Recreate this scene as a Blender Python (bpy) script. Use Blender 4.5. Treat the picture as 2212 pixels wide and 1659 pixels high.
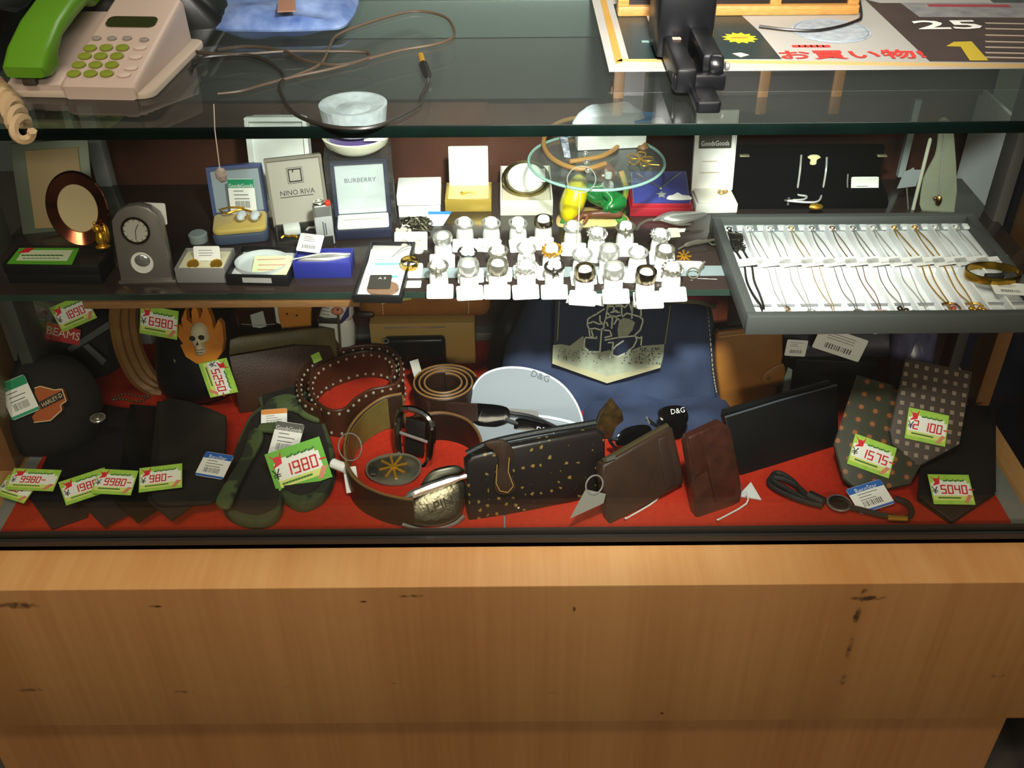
import bpy, bmesh, math, random
from mathutils import Vector, Matrix, noise
from math import sin, cos, pi, radians as RAD, sqrt
V = Vector
random.seed(11)
for o in list(bpy.data.objects): bpy.data.objects.remove(o)
scene = bpy.context.scene
COL = scene.collection
# ---------------------------------------------------------------- camera
FPX, CX, CY = 2200.0, 1106.0, 829.5
PITCH, ROLL = RAD(36.0), RAD(0.45)
CAM = V((0.0, -0.82, 0.81))
_R, _U, FW = V((1, 0, 0)), V((0, sin(PITCH), cos(PITCH))), V((0, cos(PITCH), -sin(PITCH)))
CR = _R*cos(ROLL) - _U*sin(ROLL)
CU = _U*cos(ROLL) + _R*sin(ROLL)
cd = bpy.data.cameras.new('camera'); cam = bpy.data.objects.new('camera', cd); COL.objects.link(cam)
cd.sensor_width = 36.0; cd.lens = FPX*36.0/2212.0; cd.clip_start = .02; cd.clip_end = 50
m = Matrix.Identity(4)
for i, a in enumerate((CR, CU, -FW)):
    for j in range(3): m[j][i] = a[j]
m.translation = CAM
cam.matrix_world = m
scene.camera = cam
# ---------------------------------------------------------------- light
w = bpy.data.worlds.new('world'); scene.world = w; w.use_nodes = True
w.node_tree.nodes['Background'].inputs[0].default_value = (1.0, .93, .80, 1)
w.node_tree.nodes['Background'].inputs[1].default_value = 0.10
def lamp(name, kind, loc, energy, color, look=None, **kw):
    l = bpy.data.lights.new(name, kind); l.energy = energy; l.color = color
    for k, v in kw.items(): setattr(l, k, v)
    o = bpy.data.objects.new(name, l); COL.objects.link(o); o.location = loc
    d = (V(look) - V(loc)) if look else V((0, 0, -1))
    o.rotation_euler = d.to_track_quat('-Z', 'Y').to_euler()
    return o
lamp('counter_spot_lamp', 'SPOT', (0.08, -0.45, .92), 118, (1.0, .99, .95), (0.09, .36, .30), spot_size=RAD(63), spot_blend=1.0, shadow_soft_size=.04)
lamp('ceiling_tube_lamp', 'AREA', (-.5, -1.0, 2.0), 22, (1.0, .86, .66), None, shape='RECTANGLE', size=1.3, size_y=.25)
lamp('ceiling_tube_lamp.001', 'AREA', (.6, 1.1, 2.0), 16, (1.0, .95, .86), None, shape='RECTANGLE', size=1.3, size_y=.25)
lamp('front_fill_lamp', 'AREA', (.6, -3.2, 1.95), 50, (1.0, .88, .70), (0, 0, .1), shape='RECTANGLE', size=1.3, size_y=.3)  # added unseen fill from the front, brightens the goods under the shelf
vs = scene.view_settings
vs.view_transform = 'Standard'; vs.look = 'None'; vs.gamma = 1.0; vs.use_curve_mapping = False; vs.exposure = 0.0
# ---------------------------------------------------------------- picture point to place
def ray(px, py): return FW + CR*((px-CX)/FPX) + CU*((CY-py)/FPX)
def onP(px, py, o, n):
    d = ray(px, py); return CAM + d*((o-CAM).dot(n)/d.dot(n))
def onZ(px, py, z): return onP(px, py, V((0, 0, z)), V((0, 0, 1)))
def onY(px, py, y): return onP(px, py, V((0, y, 0)), V((0, 1, 0)))
def onX(px, py, x): return onP(px, py, V((x, 0, 0)), V((1, 0, 0)))
class Fr:
    """A frame standing in the place: origin o, axes x, y, z."""
    def __init__(s, o, x, y, z):
        s.o, s.x, s.y, s.z = V(o), V(x).normalized(), V(y).normalized(), V(z).normalized()
        s.m = Matrix.Identity(4)
        for i, a in enumerate((s.x, s.y, s.z)):
            for j in range(3): s.m[j][i] = a[j]
        s.m.translation = s.o
        s.inv = s.m.inverted()
    def uv(s, px, py, h=0.0):
        p = s.inv @ onP(px, py, s.o + s.z*h, s.z); return (p.x, p.y)
    def uvs(s, pts, h=0.0): return [s.uv(a, b, h) for a, b in pts]
    def up(s, px, py, y=0.0):                     # height over the base, on the plane through y
        p = s.inv @ onP(px, py, s.o + s.y*y, s.y); return p.z
    def dep(s, px, py, z): return s.uv(px, py, z)[1]
    def spin(s, deg):
        a = RAD(deg); return Fr(s.o, s.x*cos(a)+s.y*sin(a), s.y*cos(a)-s.x*sin(a), s.z)
    def mv(s, x=0, y=0, z=0): return Fr(s.o + s.x*x + s.y*y + s.z*z, s.x, s.y, s.z)
    def pt(s, px, py, h=0.0): return s.m @ V((*s.uv(px, py, h), h))
def frame(o, rot=0.0, tilt=90.0):
    """rot turns about the vertical; tilt 0 stands upright, 90 lies flat (y to the back, z up)."""
    a, t = RAD(rot), RAD(tilt)
    x = V((cos(a), sin(a), 0)); b = V((-sin(a), cos(a), 0)); k = V((0, 0, 1))
    y = k*cos(t) + b*sin(t); z = x.cross(y)
    return Fr(o, x, y, z)
def at(px, py, z, rot=0.0, tilt=90.0): return frame(onZ(px, py, z), rot, tilt)
def atY(px, py, y, rot=0.0, tilt=90.0): return frame(onY(px, py, y), rot, tilt)
def base(A, B, z, tilt=90.0):
    """Frame at the middle of a front bottom edge A-B; returns it with the edge's length."""
    a, b = onZ(*A, z), onZ(*B, z); d = b-a
    return frame((a+b)/2, math.degrees(math.atan2(d.y, d.x)), tilt), d.length
# ---------------------------------------------------------------- materials
def lin(c):
    if isinstance(c, str):
        c = [int(c[i:i+2], 16)/255 for i in (1, 3, 5)]
        return tuple(x/12.92 if x <= .04045 else ((x+.055)/1.055)**2.4 for x in c)
    return tuple(c)
_M = {}
def M(col, rough=.5, metal=0.0, col2=None, ns=30.0, bump=0.0, bs=80.0, stretch=None, coat=0.0, emit=None, spec=.5, sharp=False, sheen=0.0):
    key = (str(col), rough, metal, str(col2), ns, bump, bs, stretch, coat, emit, spec, sharp, sheen)
    if key in _M: return _M[key]
    mt = bpy.data.materials.new('mat_%03d' % len(_M)); mt.use_nodes = True
    nt = mt.node_tree; b = nt.nodes['Principled BSDF']
    c = lin(col)
    b.inputs['Base Color'].default_value = (*c, 1); b.inputs['Roughness'].default_value = rough
    b.inputs['Metallic'].default_value = metal; b.inputs['Coat Weight'].default_value = coat
    b.inputs['Specular IOR Level'].default_value = spec; b.inputs['Sheen Weight'].default_value = sheen
    mt.diffuse_color = (*c, 1)
    N = nt.nodes.new; L = nt.links.new
    def coords(st):
        tc = N('ShaderNodeTexCoord')
        if not st: return tc.outputs['Object']
        mp = N('ShaderNodeMapping'); mp.inputs['Scale'].default_value = st; L(tc.outputs['Object'], mp.inputs['Vector']); return mp.outputs[0]
    if col2 is not None:
        n = N('ShaderNodeTexNoise'); n.inputs['Scale'].default_value = ns; n.inputs['Detail'].default_value = 4
        L(coords(stretch), n.inputs['Vector'])
        r = N('ShaderNodeValToRGB'); e = r.color_ramp.elements
        e[0].position, e[1].position = (.48, .53) if sharp else (.3, .7)
        e[0].color = (*c, 1); e[1].color = (*lin(col2), 1)
        L(n.outputs['Fac'], r.inputs[0]); L(r.outputs[0], b.inputs['Base Color'])
    if bump:
        n2 = N('ShaderNodeTexNoise'); n2.inputs['Scale'].default_value = bs; n2.inputs['Detail'].default_value = 3
        L(coords(stretch), n2.inputs['Vector'])
        bp = N('ShaderNodeBump'); bp.inputs['Strength'].default_value = bump; bp.inputs['Distance'].default_value = .001
        L(n2.outputs['Fac'], bp.inputs['Height']); L(bp.outputs[0], b.inputs['Normal'])
    _M[key] = mt; return mt
def glass(tint, ior=1.5, dust=0.0, dcol=(.6, .65, .62), gl=1.0, rough=.02):
    key = ('glass', str(tint), ior, dust, gl)
    if key in _M: return _M[key]
    mt = bpy.data.materials.new('mat_glass_%03d' % len(_M)); mt.use_nodes = True; nt = mt.node_tree
    nt.nodes.clear(); N = nt.nodes.new; L = nt.links.new
    out = N('ShaderNodeOutputMaterial'); tr = N('ShaderNodeBsdfTransparent'); gs = N('ShaderNodeBsdfGlossy'); df = N('ShaderNodeBsdfDiffuse')
    tr.inputs[0].default_value = (*tint, 1); gs.inputs['Roughness'].default_value = rough; df.inputs[0].default_value = (*dcol, 1)
    gs.inputs[0].default_value = (gl, gl, gl, 1)
    ge = N('ShaderNodeNewGeometry'); dt = N('ShaderNodeVectorMath'); dt.operation = 'DOT_PRODUCT'; L(ge.outputs['Normal'], dt.inputs[0]); L(ge.outputs['Incoming'], dt.inputs[1])
    ab = N('ShaderNodeMath'); ab.operation = 'ABSOLUTE'; L(dt.outputs['Value'], ab.inputs[0])
    om = N('ShaderNodeMath'); om.operation = 'SUBTRACT'; om.inputs[0].default_value = 1; L(ab.outputs[0], om.inputs[1])
    pw = N('ShaderNodeMath'); pw.operation = 'POWER'; L(om.outputs[0], pw.inputs[0]); pw.inputs[1].default_value = 5
    fr = N('ShaderNodeMapRange'); fr.inputs[3].default_value = ((ior-1)/(ior+1))**2; fr.inputs[4].default_value = 1; L(pw.outputs[0], fr.inputs[0])
    m1 = N('ShaderNodeMixShader'); m2 = N('ShaderNodeMixShader')
    L(fr.outputs[0], m1.inputs[0]); L(tr.outputs[0], m1.inputs[1]); L(gs.outputs[0], m1.inputs[2])
    if dust:
        tx = N('ShaderNodeTexNoise'); tx.inputs['Scale'].default_value = 5; tx.inputs['Detail'].default_value = 6
        tc = N('ShaderNodeTexCoord'); L(tc.outputs['Object'], tx.inputs['Vector'])
        mr = N('ShaderNodeMapRange'); mr.inputs[3].default_value = dust*.6; mr.inputs[4].default_value = dust*1.4
        L(tx.outputs['Fac'], mr.inputs[0]); L(mr.outputs[0], m2.inputs[0])
    else: m2.inputs[0].default_value = 0
    L(m1.outputs[0], m2.inputs[1]); L(df.outputs[0], m2.inputs[2]); L(m2.outputs[0], out.inputs[0])
    mt.diffuse_color = (*tint, .3)
    _M[key] = mt; return mt
# ---------------------------------------------------------------- geometry
def smooth_path(pts, closed=False, k=6):
    pts = [V(p) for p in pts]; n = len(pts); out = []
    if n < 3: return pts
    for i in range(n if closed else n-1):
        p0 = pts[(i-1) % n] if closed or i > 0 else pts[0]*2-pts[1]
        p1, p2 = pts[i], pts[(i+1) % n]
        p3 = pts[(i+2) % n] if closed or i+2 < n else pts[-1]*2-pts[-2]
        for j in range(k):
            t = j/k
            out.append(.5*((2*p1)+(p2-p0)*t+(2*p0-5*p1+4*p2-p3)*t*t+(3*p1-p0-3*p2+p3)*t**3))
    if not closed: out.append(pts[-1])
    return out
def sm2(pts, closed=True, k=5): return [(p.x, p.y) for p in smooth_path([(a, b, 0) for a, b in pts], closed, k)]
def rrect(x0, x1, y0, y1, r, n=4):
    o = []
    for cx, cy, a in ((x1-r, y0+r, -90), (x1-r, y1-r, 0), (x0+r, y1-r, 90), (x0+r, y0+r, 180)):
        for i in range(n+1):
            t = RAD(a+90*i/n); o.append((cx+r*cos(t), cy+r*sin(t)))
    return o
def ell(cx, cy, a, b, n=28, rot=0): 
    r = RAD(rot)
    return [(cx+a*cos(t)*cos(r)-b*sin(t)*sin(r), cy+a*cos(t)*sin(r)+b*sin(t)*cos(r)) for t in [2*pi*i/n for i in range(n)]]
def area(p): return sum(p[i-1][0]*p[i][1]-p[i][0]*p[i-1][1] for i in range(len(p)))
_TX = {}
class G:
    def __init__(s, smooth=35): s.v, s.f, s.smooth = [], [], smooth
    def add(s, vs, fs):
        k = len(s.v); s.v += [V(p) for p in vs]; s.f += [tuple(i+k for i in f) for f in fs]; return s
    def xf(s, mat): s.v = [mat @ p for p in s.v]; return s
    def join(s, g): return s.add(g.v, g.f)
    def bm(s, bm):
        bm.verts.index_update(); s.add([v.co for v in bm.verts], [[v.index for v in f.verts] for f in bm.faces]); bm.free(); return s
    def box(s, x0, x1, y0, y1, z0, z1, bev=0.0, seg=2):
        bm = bmesh.new(); bmesh.ops.create_cube(bm, size=1)
        for v in bm.verts: v.co = V(((x0+x1)/2+v.co.x*(x1-x0), (y0+y1)/2+v.co.y*(y1-y0), (z0+z1)/2+v.co.z*(z1-z0)))
        if bev: bmesh.ops.bevel(bm, geom=bm.edges[:], offset=min(bev, .49*min(abs(x1-x0), abs(y1-y0), abs(z1-z0))), segments=seg, affect='EDGES', profile=.5)
        return s.bm(bm)
    def prism(s, pts, z0, z1, bev=0.0, seg=2):
        if area(pts) < 0: pts = pts[::-1]
        n = len(pts); vs = [(x, y, z0) for x, y in pts]+[(x, y, z1) for x, y in pts]
        fs = [tuple(range(n-1, -1, -1)), tuple(range(n, 2*n))]+[(i, (i+1) % n, n+(i+1) % n, n+i) for i in range(n)]
        if not bev: return s.add(vs, fs)
        bm = bmesh.new(); bv = [bm.verts.new(v) for v in vs]
        for f in fs: bm.faces.new([bv[i] for i in f])
        bm.normal_update(); bm.edges.index_update()
        es = [e for e in bm.edges if abs(e.verts[0].co.z-e.verts[1].co.z) < 1e-9]
        bmesh.ops.bevel(bm, geom=es, offset=bev, segments=seg, affect='EDGES', profile=.5, clamp_overlap=True)
        return s.bm(bm)
    def side(s, prof, x0, x1, bev=0.0, seg=2):          # profile in (y, z) drawn out along x
        g = G().prism(prof, x0, x1, bev, seg)
        g.v = [V((p.z, p.x, p.y)) for p in g.v]; return s.join(g)
    def loft(s, rings, cap=True, closed=True):
        n = len(rings[0]); vs = [p for r in rings for p in r]; fs = []
        for i in range(len(rings)-1):
            for j in range(n if closed else n-1):
                a, b = i*n+j, i*n+(j+1) % n; fs.append((a, b, b+n, a+n))
        if cap: fs += [tuple(range(n-1, -1, -1)), tuple(range((len(rings)-1)*n, len(rings)*n))]
        return s.add(vs, fs)
    def tube(s, pts, r, n=8, closed=False, k=0, flat=None):
        pts = smooth_path(pts, closed, k) if k else [V(p) for p in pts]
        m_ = len(pts); rings = []; up = V((0, 0, 1))
        for i, p in enumerate(pts):
            a = pts[i-1] if (closed or i > 0) else p; b = pts[(i+1) % m_] if (closed or i < m_-1) else p
            t = (b-a); t = t.normalized() if t.length > 1e-9 else V((1, 0, 0))
            q = up - t*up.dot(t)
            if q.length < .05: q = V((0, 1, 0)) - t*t.y
            q.normalize(); w_ = t.cross(q); up = q if not flat else V((0, 0, 1))
            rr = r[min(i*len(r)//m_, len(r)-1)] if isinstance(r, (list, tuple)) else r
            fl = flat or 1.0
            rings.append([p + w_*rr*cos(2*pi*j/n) + q*rr*fl*sin(2*pi*j/n) for j in range(n)])
        if closed: rings.append(rings[0])
        return s.loft(rings, cap=not closed)
    def lathe(s, prof, n=24, c=(0, 0, 0), cap=True):
        rings = [[(c[0]+r*cos(2*pi*j/n), c[1]+r*sin(2*pi*j/n), c[2]+z) for j in range(n)] for r, z in prof]
        return s.loft(rings, cap=cap)
    def sph(s, c, r, n=14, m_=8):
        if not isinstance(r, (tuple, list)): r = (r, r, r)
        rings = []
        for i in range(m_+1):
            a = -pi/2+pi*i/m_; q = max(cos(a), .02)
            rings.append([(c[0]+r[0]*q*cos(2*pi*j/n), c[1]+r[1]*q*sin(2*pi*j/n), c[2]+r[2]*sin(a)) for j in range(n)])
        return s.loft(rings)
    def torus(s, c, R, r, n=26, k=8, axis='z', arc=1.0, flat=1.0):
        pts = []
        for i in range(n + (0 if arc == 1.0 else 1)):
            t = 2*pi*arc*i/n
            a, b = R*cos(t), R*sin(t)
            pts.append(V(c)+V({'z': (a, b, 0), 'y': (a, 0, b), 'x': (0, a, b)}[axis]))
        return s.tube(pts, r, k, closed=(arc == 1.0))
    def ribbon(s, path, th, h0, h1, closed=False, k=5):   # strap standing on edge along a ground path
        pts = smooth_path([(p[0], p[1], 0) for p in path], closed, k) if k else [V((p[0], p[1], 0)) for p in path]
        n = len(pts); rings = []
        for i, p in enumerate(pts):
            a = pts[i-1] if closed or i > 0 else p; b = pts[(i+1) % n] if closed or i < n-1 else p
            t = (b-a).normalized(); q = V((-t.y, t.x, 0))*th/2
            z0 = h0(i/(n-1)) if callable(h0) else h0; z1 = h1(i/(n-1)) if callable(h1) else h1
            bz = V((0, 0, th*.35))
            rings.append([p-q+V((0, 0, z0)), p+q+V((0, 0, z0)), p+q+V((0, 0, z1))-bz, p+q*.5+V((0, 0, z1)), p-q*.5+V((0, 0, z1)), p-q+V((0, 0, z1))-bz])
        if closed: rings.append(rings[0])
        return s.loft(rings, cap=not closed)
    def dome(s, pts, depth, z0=0.0, back=.002, rings=7, pw=.5, nz=0.0, ns=20.0, seed=0, cen=None):
        if area(pts) < 0: pts = pts[::-1]
        n = len(pts); cx, cy = cen or (sum(p[0] for p in pts)/n, sum(p[1] for p in pts)/n)
        rs = [[(x, y, z0-back) for x, y in pts]]
        for i in range(rings):
            q = 1-i/rings; z = depth*(1-q*q)**pw
            ring = []
            for x, y in pts:
                X, Y = cx+(x-cx)*q, cy+(y-cy)*q
                d = nz*noise.noise(V((X*ns+seed, Y*ns, seed*1.7)))*min(1, (1-q)*4) if nz else 0
                ring.append((X, Y, z0+z+d))
            rs.append(ring)
        rs.append([(cx+(x-cx)*.02, cy+(y-cy)*.02, z0+depth+(nz*noise.noise(V((cx*ns+seed, cy*ns, seed*1.7))) if nz else 0)) for x, y in pts])
        return s.loft(rs)
    def stroke(s, lines, wd, z0=0.0, th=.0004):            # thin raised lines on the frame's plane
        for ln in lines:
            for i in range(len(ln)-1):
                a, b = V((*ln[i], 0)), V((*ln[i+1], 0)); t = b-a
                if t.length < 1e-7: continue
                t.normalize(); q = V((-t.y, t.x, 0))*wd/2; a = a-t*wd*.3; b = b+t*wd*.3
                k = V((0, 0, z0)); kk = V((0, 0, z0+th))
                s.add([a-q+k, b-q+k, b+q+k, a+q+k, a-q+kk, b-q+kk, b+q+kk, a+q+kk], [(4, 5, 6, 7), (0, 1, 5, 4), (1, 2, 6, 5), (2, 3, 7, 6), (3, 0, 4, 7)])
        return s
    def text(s, t, size, x=0, y=0, z=0, ext=.0002, sx=1.0, bold=0.0):
        if (t, bold) not in _TX:
            cu = bpy.data.curves.new('t', 'FONT'); cu.body = t; cu.size = 1; cu.align_x = 'CENTER'; cu.align_y = 'CENTER'; cu.offset = bold; cu.resolution_u = 2
            ob = bpy.data.objects.new('t', cu); COL.objects.link(ob)
            dg = bpy.context.evaluated_depsgraph_get(); me = ob.evaluated_get(dg).to_mesh()
            _TX[(t, bold)] = ([v.co.copy() for v in me.vertices], [tuple(p.vertices) for p in me.polygons])
            ob.evaluated_get(dg).to_mesh_clear(); bpy.data.objects.remove(ob); bpy.data.curves.remove(cu)
        vs, fs = _TX[(t, bold)]
        return s.add([(x+p.x*size*sx, y+p.y*size, z+ext) for p in vs], fs)
    def seg7(s, t, x, y, h, z=0.0, th=.0003, sl=.12):       # digits made of seven bars
        w_, b = h*.5, h*.15; seg = {'a': (0, h, w_, h), 'b': (w_, h/2, w_, h), 'c': (w_, 0, w_, h/2), 'd': (0, 0, w_, 0), 'e': (0, 0, 0, h/2), 'f': (0, h/2, 0, h), 'g': (0, h/2, w_, h/2)}
        on = {'0': 'abcdef', '1': 'bc', '2': 'abged', '3': 'abgcd', '4': 'fgbc', '5': 'afgcd', '6': 'afgedc', '7': 'abc', '8': 'abcdefg', '9': 'abcdfg', '-': 'g', ' ': '', 'L': 'fed'}
        X = x
        for ch in t:
            for k in on[ch]:
                a = seg[k]; s.stroke([[(X+a[0]+sl*a[1], y+a[1]), (X+a[2]+sl*a[3], y+a[3])]], b, z, th)
            X += h*(.8 if ch != ' ' else .4)
        return s
    def mesh(s, name):
        me = bpy.data.meshes.new(name); me.from_pydata([tuple(v) for v in s.v], [], s.f)
        if s.smooth:
            for p in me.polygons: p.use_smooth = True
            me.set_sharp_from_angle(angle=RAD(s.smooth))
        me.update(); return me
def tagp(o, label=None, cat=None, group=None, kind=None):
    for k, v in (('label', label), ('category', cat), ('group', group), ('kind', kind)):
        if v: o[k] = v
    return o
class T:
    """A thing: an empty at its base that parents its parts."""
    def __init__(s, name, label, cat, fr, group=None):
        s.fr = fr; s.o = bpy.data.objects.new(name, None); s.o.empty_display_size = .01; COL.objects.link(s.o)
        s.o.matrix_world = fr.m; tagp(s.o, label, cat, group)
    def part(s, name, g, mat, parent=None, label=None, kind=None, fr=None):
        if fr is not None: g.xf(s.fr.inv @ fr.m)
        me = g.mesh(name); me.materials.append(mat)
        o = bpy.data.objects.new(name, me); COL.objects.link(o); o.parent = parent or s.o
        tagp(o, label, kind=kind); return o
    def share(s, name, me, loc, parent=None, rot=None):
        o = bpy.data.objects.new(name, me); COL.objects.link(o); o.parent = parent or s.o; o.location = loc
        if rot: o.rotation_euler = rot
        return o
def solo(name, label, cat, fr, g, mat, group=None, kind=None):
    me = g.mesh(name); me.materials.append(mat)
    o = bpy.data.objects.new(name, me); COL.objects.link(o); o.matrix_world = fr.m
    return tagp(o, label, cat, group, kind)
def copy_tree(o, parent=None):
    c = o.copy(); COL.objects.link(c); c.parent = parent
    for ch in o.children: copy_tree(ch, c)
    return c
WORLD = Fr((0, 0, 0), (1, 0, 0), (0, 1, 0), (0, 0, 1))
TOPZ, SH = .485, .246          # upper face of the counter glass, of the shelf
ORD = ['first', 'second', 'third', 'fourth', 'fifth', 'sixth', 'seventh', 'eighth', 'ninth', 'tenth', 'eleventh', 'twelfth']
WHITE = M('#f2f2ee', .6); CARD = M('#f0f0ea', .7); INK = M('#2a2a28', .7); BLACKP = M('#0c0c0d', .35); SILVER = M('#d6d6d0', .28, .75); GOLD = M('#d9a436', .28, .8)
CHROME = M('#dededb', .14, .85); LSILVER = M('#a8a59c', .3, .8)
# ================================================================ room
def struct(name, g, mat): return solo(name, None, None, WORLD, g, mat, kind='structure')
struct('floor', G().box(-3, 3, -4.5, 3, -.46, -.40), M('#4a443c', .7, col2='#3c372f', ns=4))
struct('wall_back', G().box(-3, 3, 1.9, 2.0, -.4, 2.2), M('#6d7771', .8, col2='#606a65', ns=2))
struct('wall_right', G().box(1.6, 1.7, -2.5, 2, -.4, 2.2), M('#3a3a44', .8))
struct('wall_left', G().box(-1.7, -1.6, -2.5, 2, -.4, 2.2), M('#33332f', .8))
# ================================================================ display case
def wood(name, c1, c2, scuffs=(), vert=True, rough=.42):
    mt = bpy.data.materials.new(name); mt.use_nodes = True; nt = mt.node_tree; b = nt.nodes['Principled BSDF']; N = nt.nodes.new; L = nt.links.new
    b.inputs['Roughness'].default_value = rough
    tc = N('ShaderNodeTexCoord'); mp = N('ShaderNodeMapping'); mp.inputs['Scale'].default_value = (150, 6, 4) if vert else (4, 150, 6)
    L(tc.outputs['Object'], mp.inputs[0]); n = N('ShaderNodeTexNoise'); n.inputs['Scale'].default_value = 1; n.inputs['Detail'].default_value = 3; L(mp.outputs[0], n.inputs['Vector'])
    mp2 = N('ShaderNodeMapping'); mp2.inputs['Scale'].default_value = (9, 3, .6) if vert else (1, 9, 1); L(tc.outputs['Object'], mp2.inputs[0])
    n2 = N('ShaderNodeTexNoise'); n2.inputs['Scale'].default_value = 1.5; L(mp2.outputs[0], n2.inputs['Vector'])
    mx = N('ShaderNodeMath'); mx.operation = 'MULTIPLY_ADD'; mx.inputs[1].default_value = .45; L(n.outputs['Fac'], mx.inputs[0]); L(n2.outputs['Fac'], mx.inputs[2])
    r = N('ShaderNodeValToRGB'); e = r.color_ramp.elements; e[0].position, e[1].position = .5, .95; e[0].color = (*lin(c1), 1); e[1].color = (*lin(c2), 1)
    L(mx.outputs[0], r.inputs[0]); col = r.outputs[0]
    if scuffs:
        sep = N('ShaderNodeSeparateXYZ'); L(tc.outputs['Object'], sep.inputs[0])
        nn = N('ShaderNodeTexNoise'); nn.inputs['Scale'].default_value = 110; nn.inputs['Detail'].default_value = 4; L(tc.outputs['Object'], nn.inputs['Vector'])
        tot = None
        for x, z, a, bb, k in scuffs:
            d = []
            for ax, c_, rr in ((0, x, a), (2, z, bb)):
                s1 = N('ShaderNodeMath'); s1.operation = 'SUBTRACT'; L(sep.outputs[ax], s1.inputs[0]); s1.inputs[1].default_value = c_
                s2 = N('ShaderNodeMath'); s2.operation = 'DIVIDE'; L(s1.outputs[0], s2.inputs[0]); s2.inputs[1].default_value = rr
                s3 = N('ShaderNodeMath'); s3.operation = 'POWER'; L(s2.outputs[0], s3.inputs[0]); s3.inputs[1].default_value = 2; d.append(s3)
            sm = N('ShaderNodeMath'); L(d[0].outputs[0], sm.inputs[0]); L(d[1].outputs[0], sm.inputs[1])
            mr = N('ShaderNodeMapRange'); mr.inputs[1].default_value = 0; mr.inputs[2].default_value = 1; mr.inputs[3].default_value = k; mr.inputs[4].default_value = 0; L(sm.outputs[0], mr.inputs[0])
            if tot is None: tot = mr.outputs[0]
            else:
                ad = N('ShaderNodeMath'); ad.operation = 'MAXIMUM'; L(tot, ad.inputs[0]); L(mr.outputs[0], ad.inputs[1]); tot = ad.outputs[0]
        ml = N('ShaderNodeMath'); ml.operation = 'MULTIPLY'; L(tot, ml.inputs[0]); L(nn.outputs['Fac'], ml.inputs[1])
        rm = N('ShaderNodeMapRange'); rm.inputs[1].default_value = .24; rm.inputs[2].default_value = .5; L(ml.outputs[0], rm.inputs[0])
        mc = N('ShaderNodeMix'); mc.data_type = 'RGBA'; L(rm.outputs[0], mc.inputs[0]); L(col, mc.inputs[6]); mc.inputs[7].default_value = (*lin('#46301e'), 1); col = mc.outputs[2]
    L(col, b.inputs['Base Color']); return mt
def sc_at(px, py, a, b_, k=1.0):
    p = onY(px, py, -.065); return (p.x, p.z+.4, a, b_, k)
SC = [sc_at(890, 1288, .02, .004), sc_at(35, 1308, .035, .009, .9), sc_at(335, 1310, .012, .003), sc_at(1240, 1316, .003, .006), sc_at(785, 1300, .006, .003),
      sc_at(1875, 1292, .028, .006), sc_at(1865, 1285, .006, .016), sc_at(1850, 1335, .007, .03, .8), sc_at(1835, 1400, .006, .04, .75), sc_at(1822, 1468, .009, .018, .7),
      sc_at(65, 1490, .03, .007, .7), sc_at(395, 1495, .026, .006, .65), sc_at(620, 1483, .014, .004, .6), sc_at(850, 1476, .016, .003, .6), sc_at(1185, 1498, .03, .005, .6), sc_at(1430, 1541, .004, .004, .9), sc_at(2150, 1460, .02, .008, .65), sc_at(1780, 1435, .014, .006, .5)]
WD = wood('mat_wood_front', '#9a6c3e', '#a97c4c', SC); WL = wood('mat_wood_ledge', '#c98f54', '#d8a76c', [(onZ(1030, 1218, -.006).x, 0, .003, .05, .4)])  # same wood twice: front toned darker, ledge lighter, as the light falls
WK = wood('mat_wood_kick', '#946539', '#a27447')
case = T('display_case', 'glass-topped display case on a scuffed light wood base', 'display case', frame((0, 0, -.4)))
def cp(name, g, mat, parent=None): return case.part(name, g, mat, parent, fr=WORLD)
cp('front_panel', G().box(-.66, .622, -.065, -.045, -.243, -.008, .0005), WD)
cp('ledge', G().box(-.66, .622, -.065, .46, -.008, -.006, .0005), WL)
cp('side_panel', G().box(.602, .622, -.045, .46, -.243, -.008), WK)
cp('side_panel', G().box(-.66, -.64, -.045, .46, -.243, -.008), WK)
cp('back_panel', G().box(-.64, .602, .44, .46, -.40, -.008), WK)
cp('kick_board', G().box(.592, .612, -.025, .44, -.40, -.243), WK)
cp('kick_board', G().box(-.64, -.62, -.025, .44, -.40, -.243), WK)
cp('kick_board', G().box(-.66, .612, -.042, -.025, -.40, -.20), WK)
GREYM = M('#8b8f8c', .45, .6, bump=.05); DKRAIL = M('#3b3734', .4, .4)
cp('deck', G().box(-.6, .592, .006, .42, -.006, -.003), M('#7e827e', .6))
cp('front_track', G().box(-.6, .596, -.006, -.001, -.006, .007).box(-.6, .596, .004, .009, -.006, .009).box(-.6, .596, -.006, .009, -.006, 0), DKRAIL)
GL = glass((.97, .985, .975), 1.45, 0.0015, gl=.6)
cp('front_glass', G().box(-.6, .594, -.001, .004, 0, .4745), GL)
cp('side_glass', G().box(.594, .599, .004, .43, -.006, .4745), GL)
cp('side_glass', G().box(-.605, -.60, .004, .43, -.006, .4745), GL)
tg = cp('top_glass', G().box(-.68, .68, -.004, .47, .475, .485), glass((.86, .90, .88), 1.5, .010, (.55, .62, .58), gl=.9))
cp('glass_edge', G().box(-.68, .68, -.0058, -.0042, .4748, .4852, .0006), M('#06130f', .2, col2='#040c0a', ns=20), tg)
BROWN = M('#573528', .35, col2='#38241d', ns=7, bump=.03)
cp('back_door', G().box(-.6, -.028, .425, .432, .0, .353), BROWN)
cp('back_door', G().box(-.04, .6, .433, .44, .0, .353), BROWN)
cp('back_track', G().box(-.6, .6, .405, .442, -.006, .010, .001), GREYM)
cp('light_housing', G().box(-.6, .6, .41, .45, .353, .43, .002), M('#3d3c39', .6))
cp('back_rail', G().box(-.6, .6, .405, .455, .43, .474, .002), M('#626b67', .5, .2))
ALU = M('#b9c4c4', .3, .3)
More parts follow.
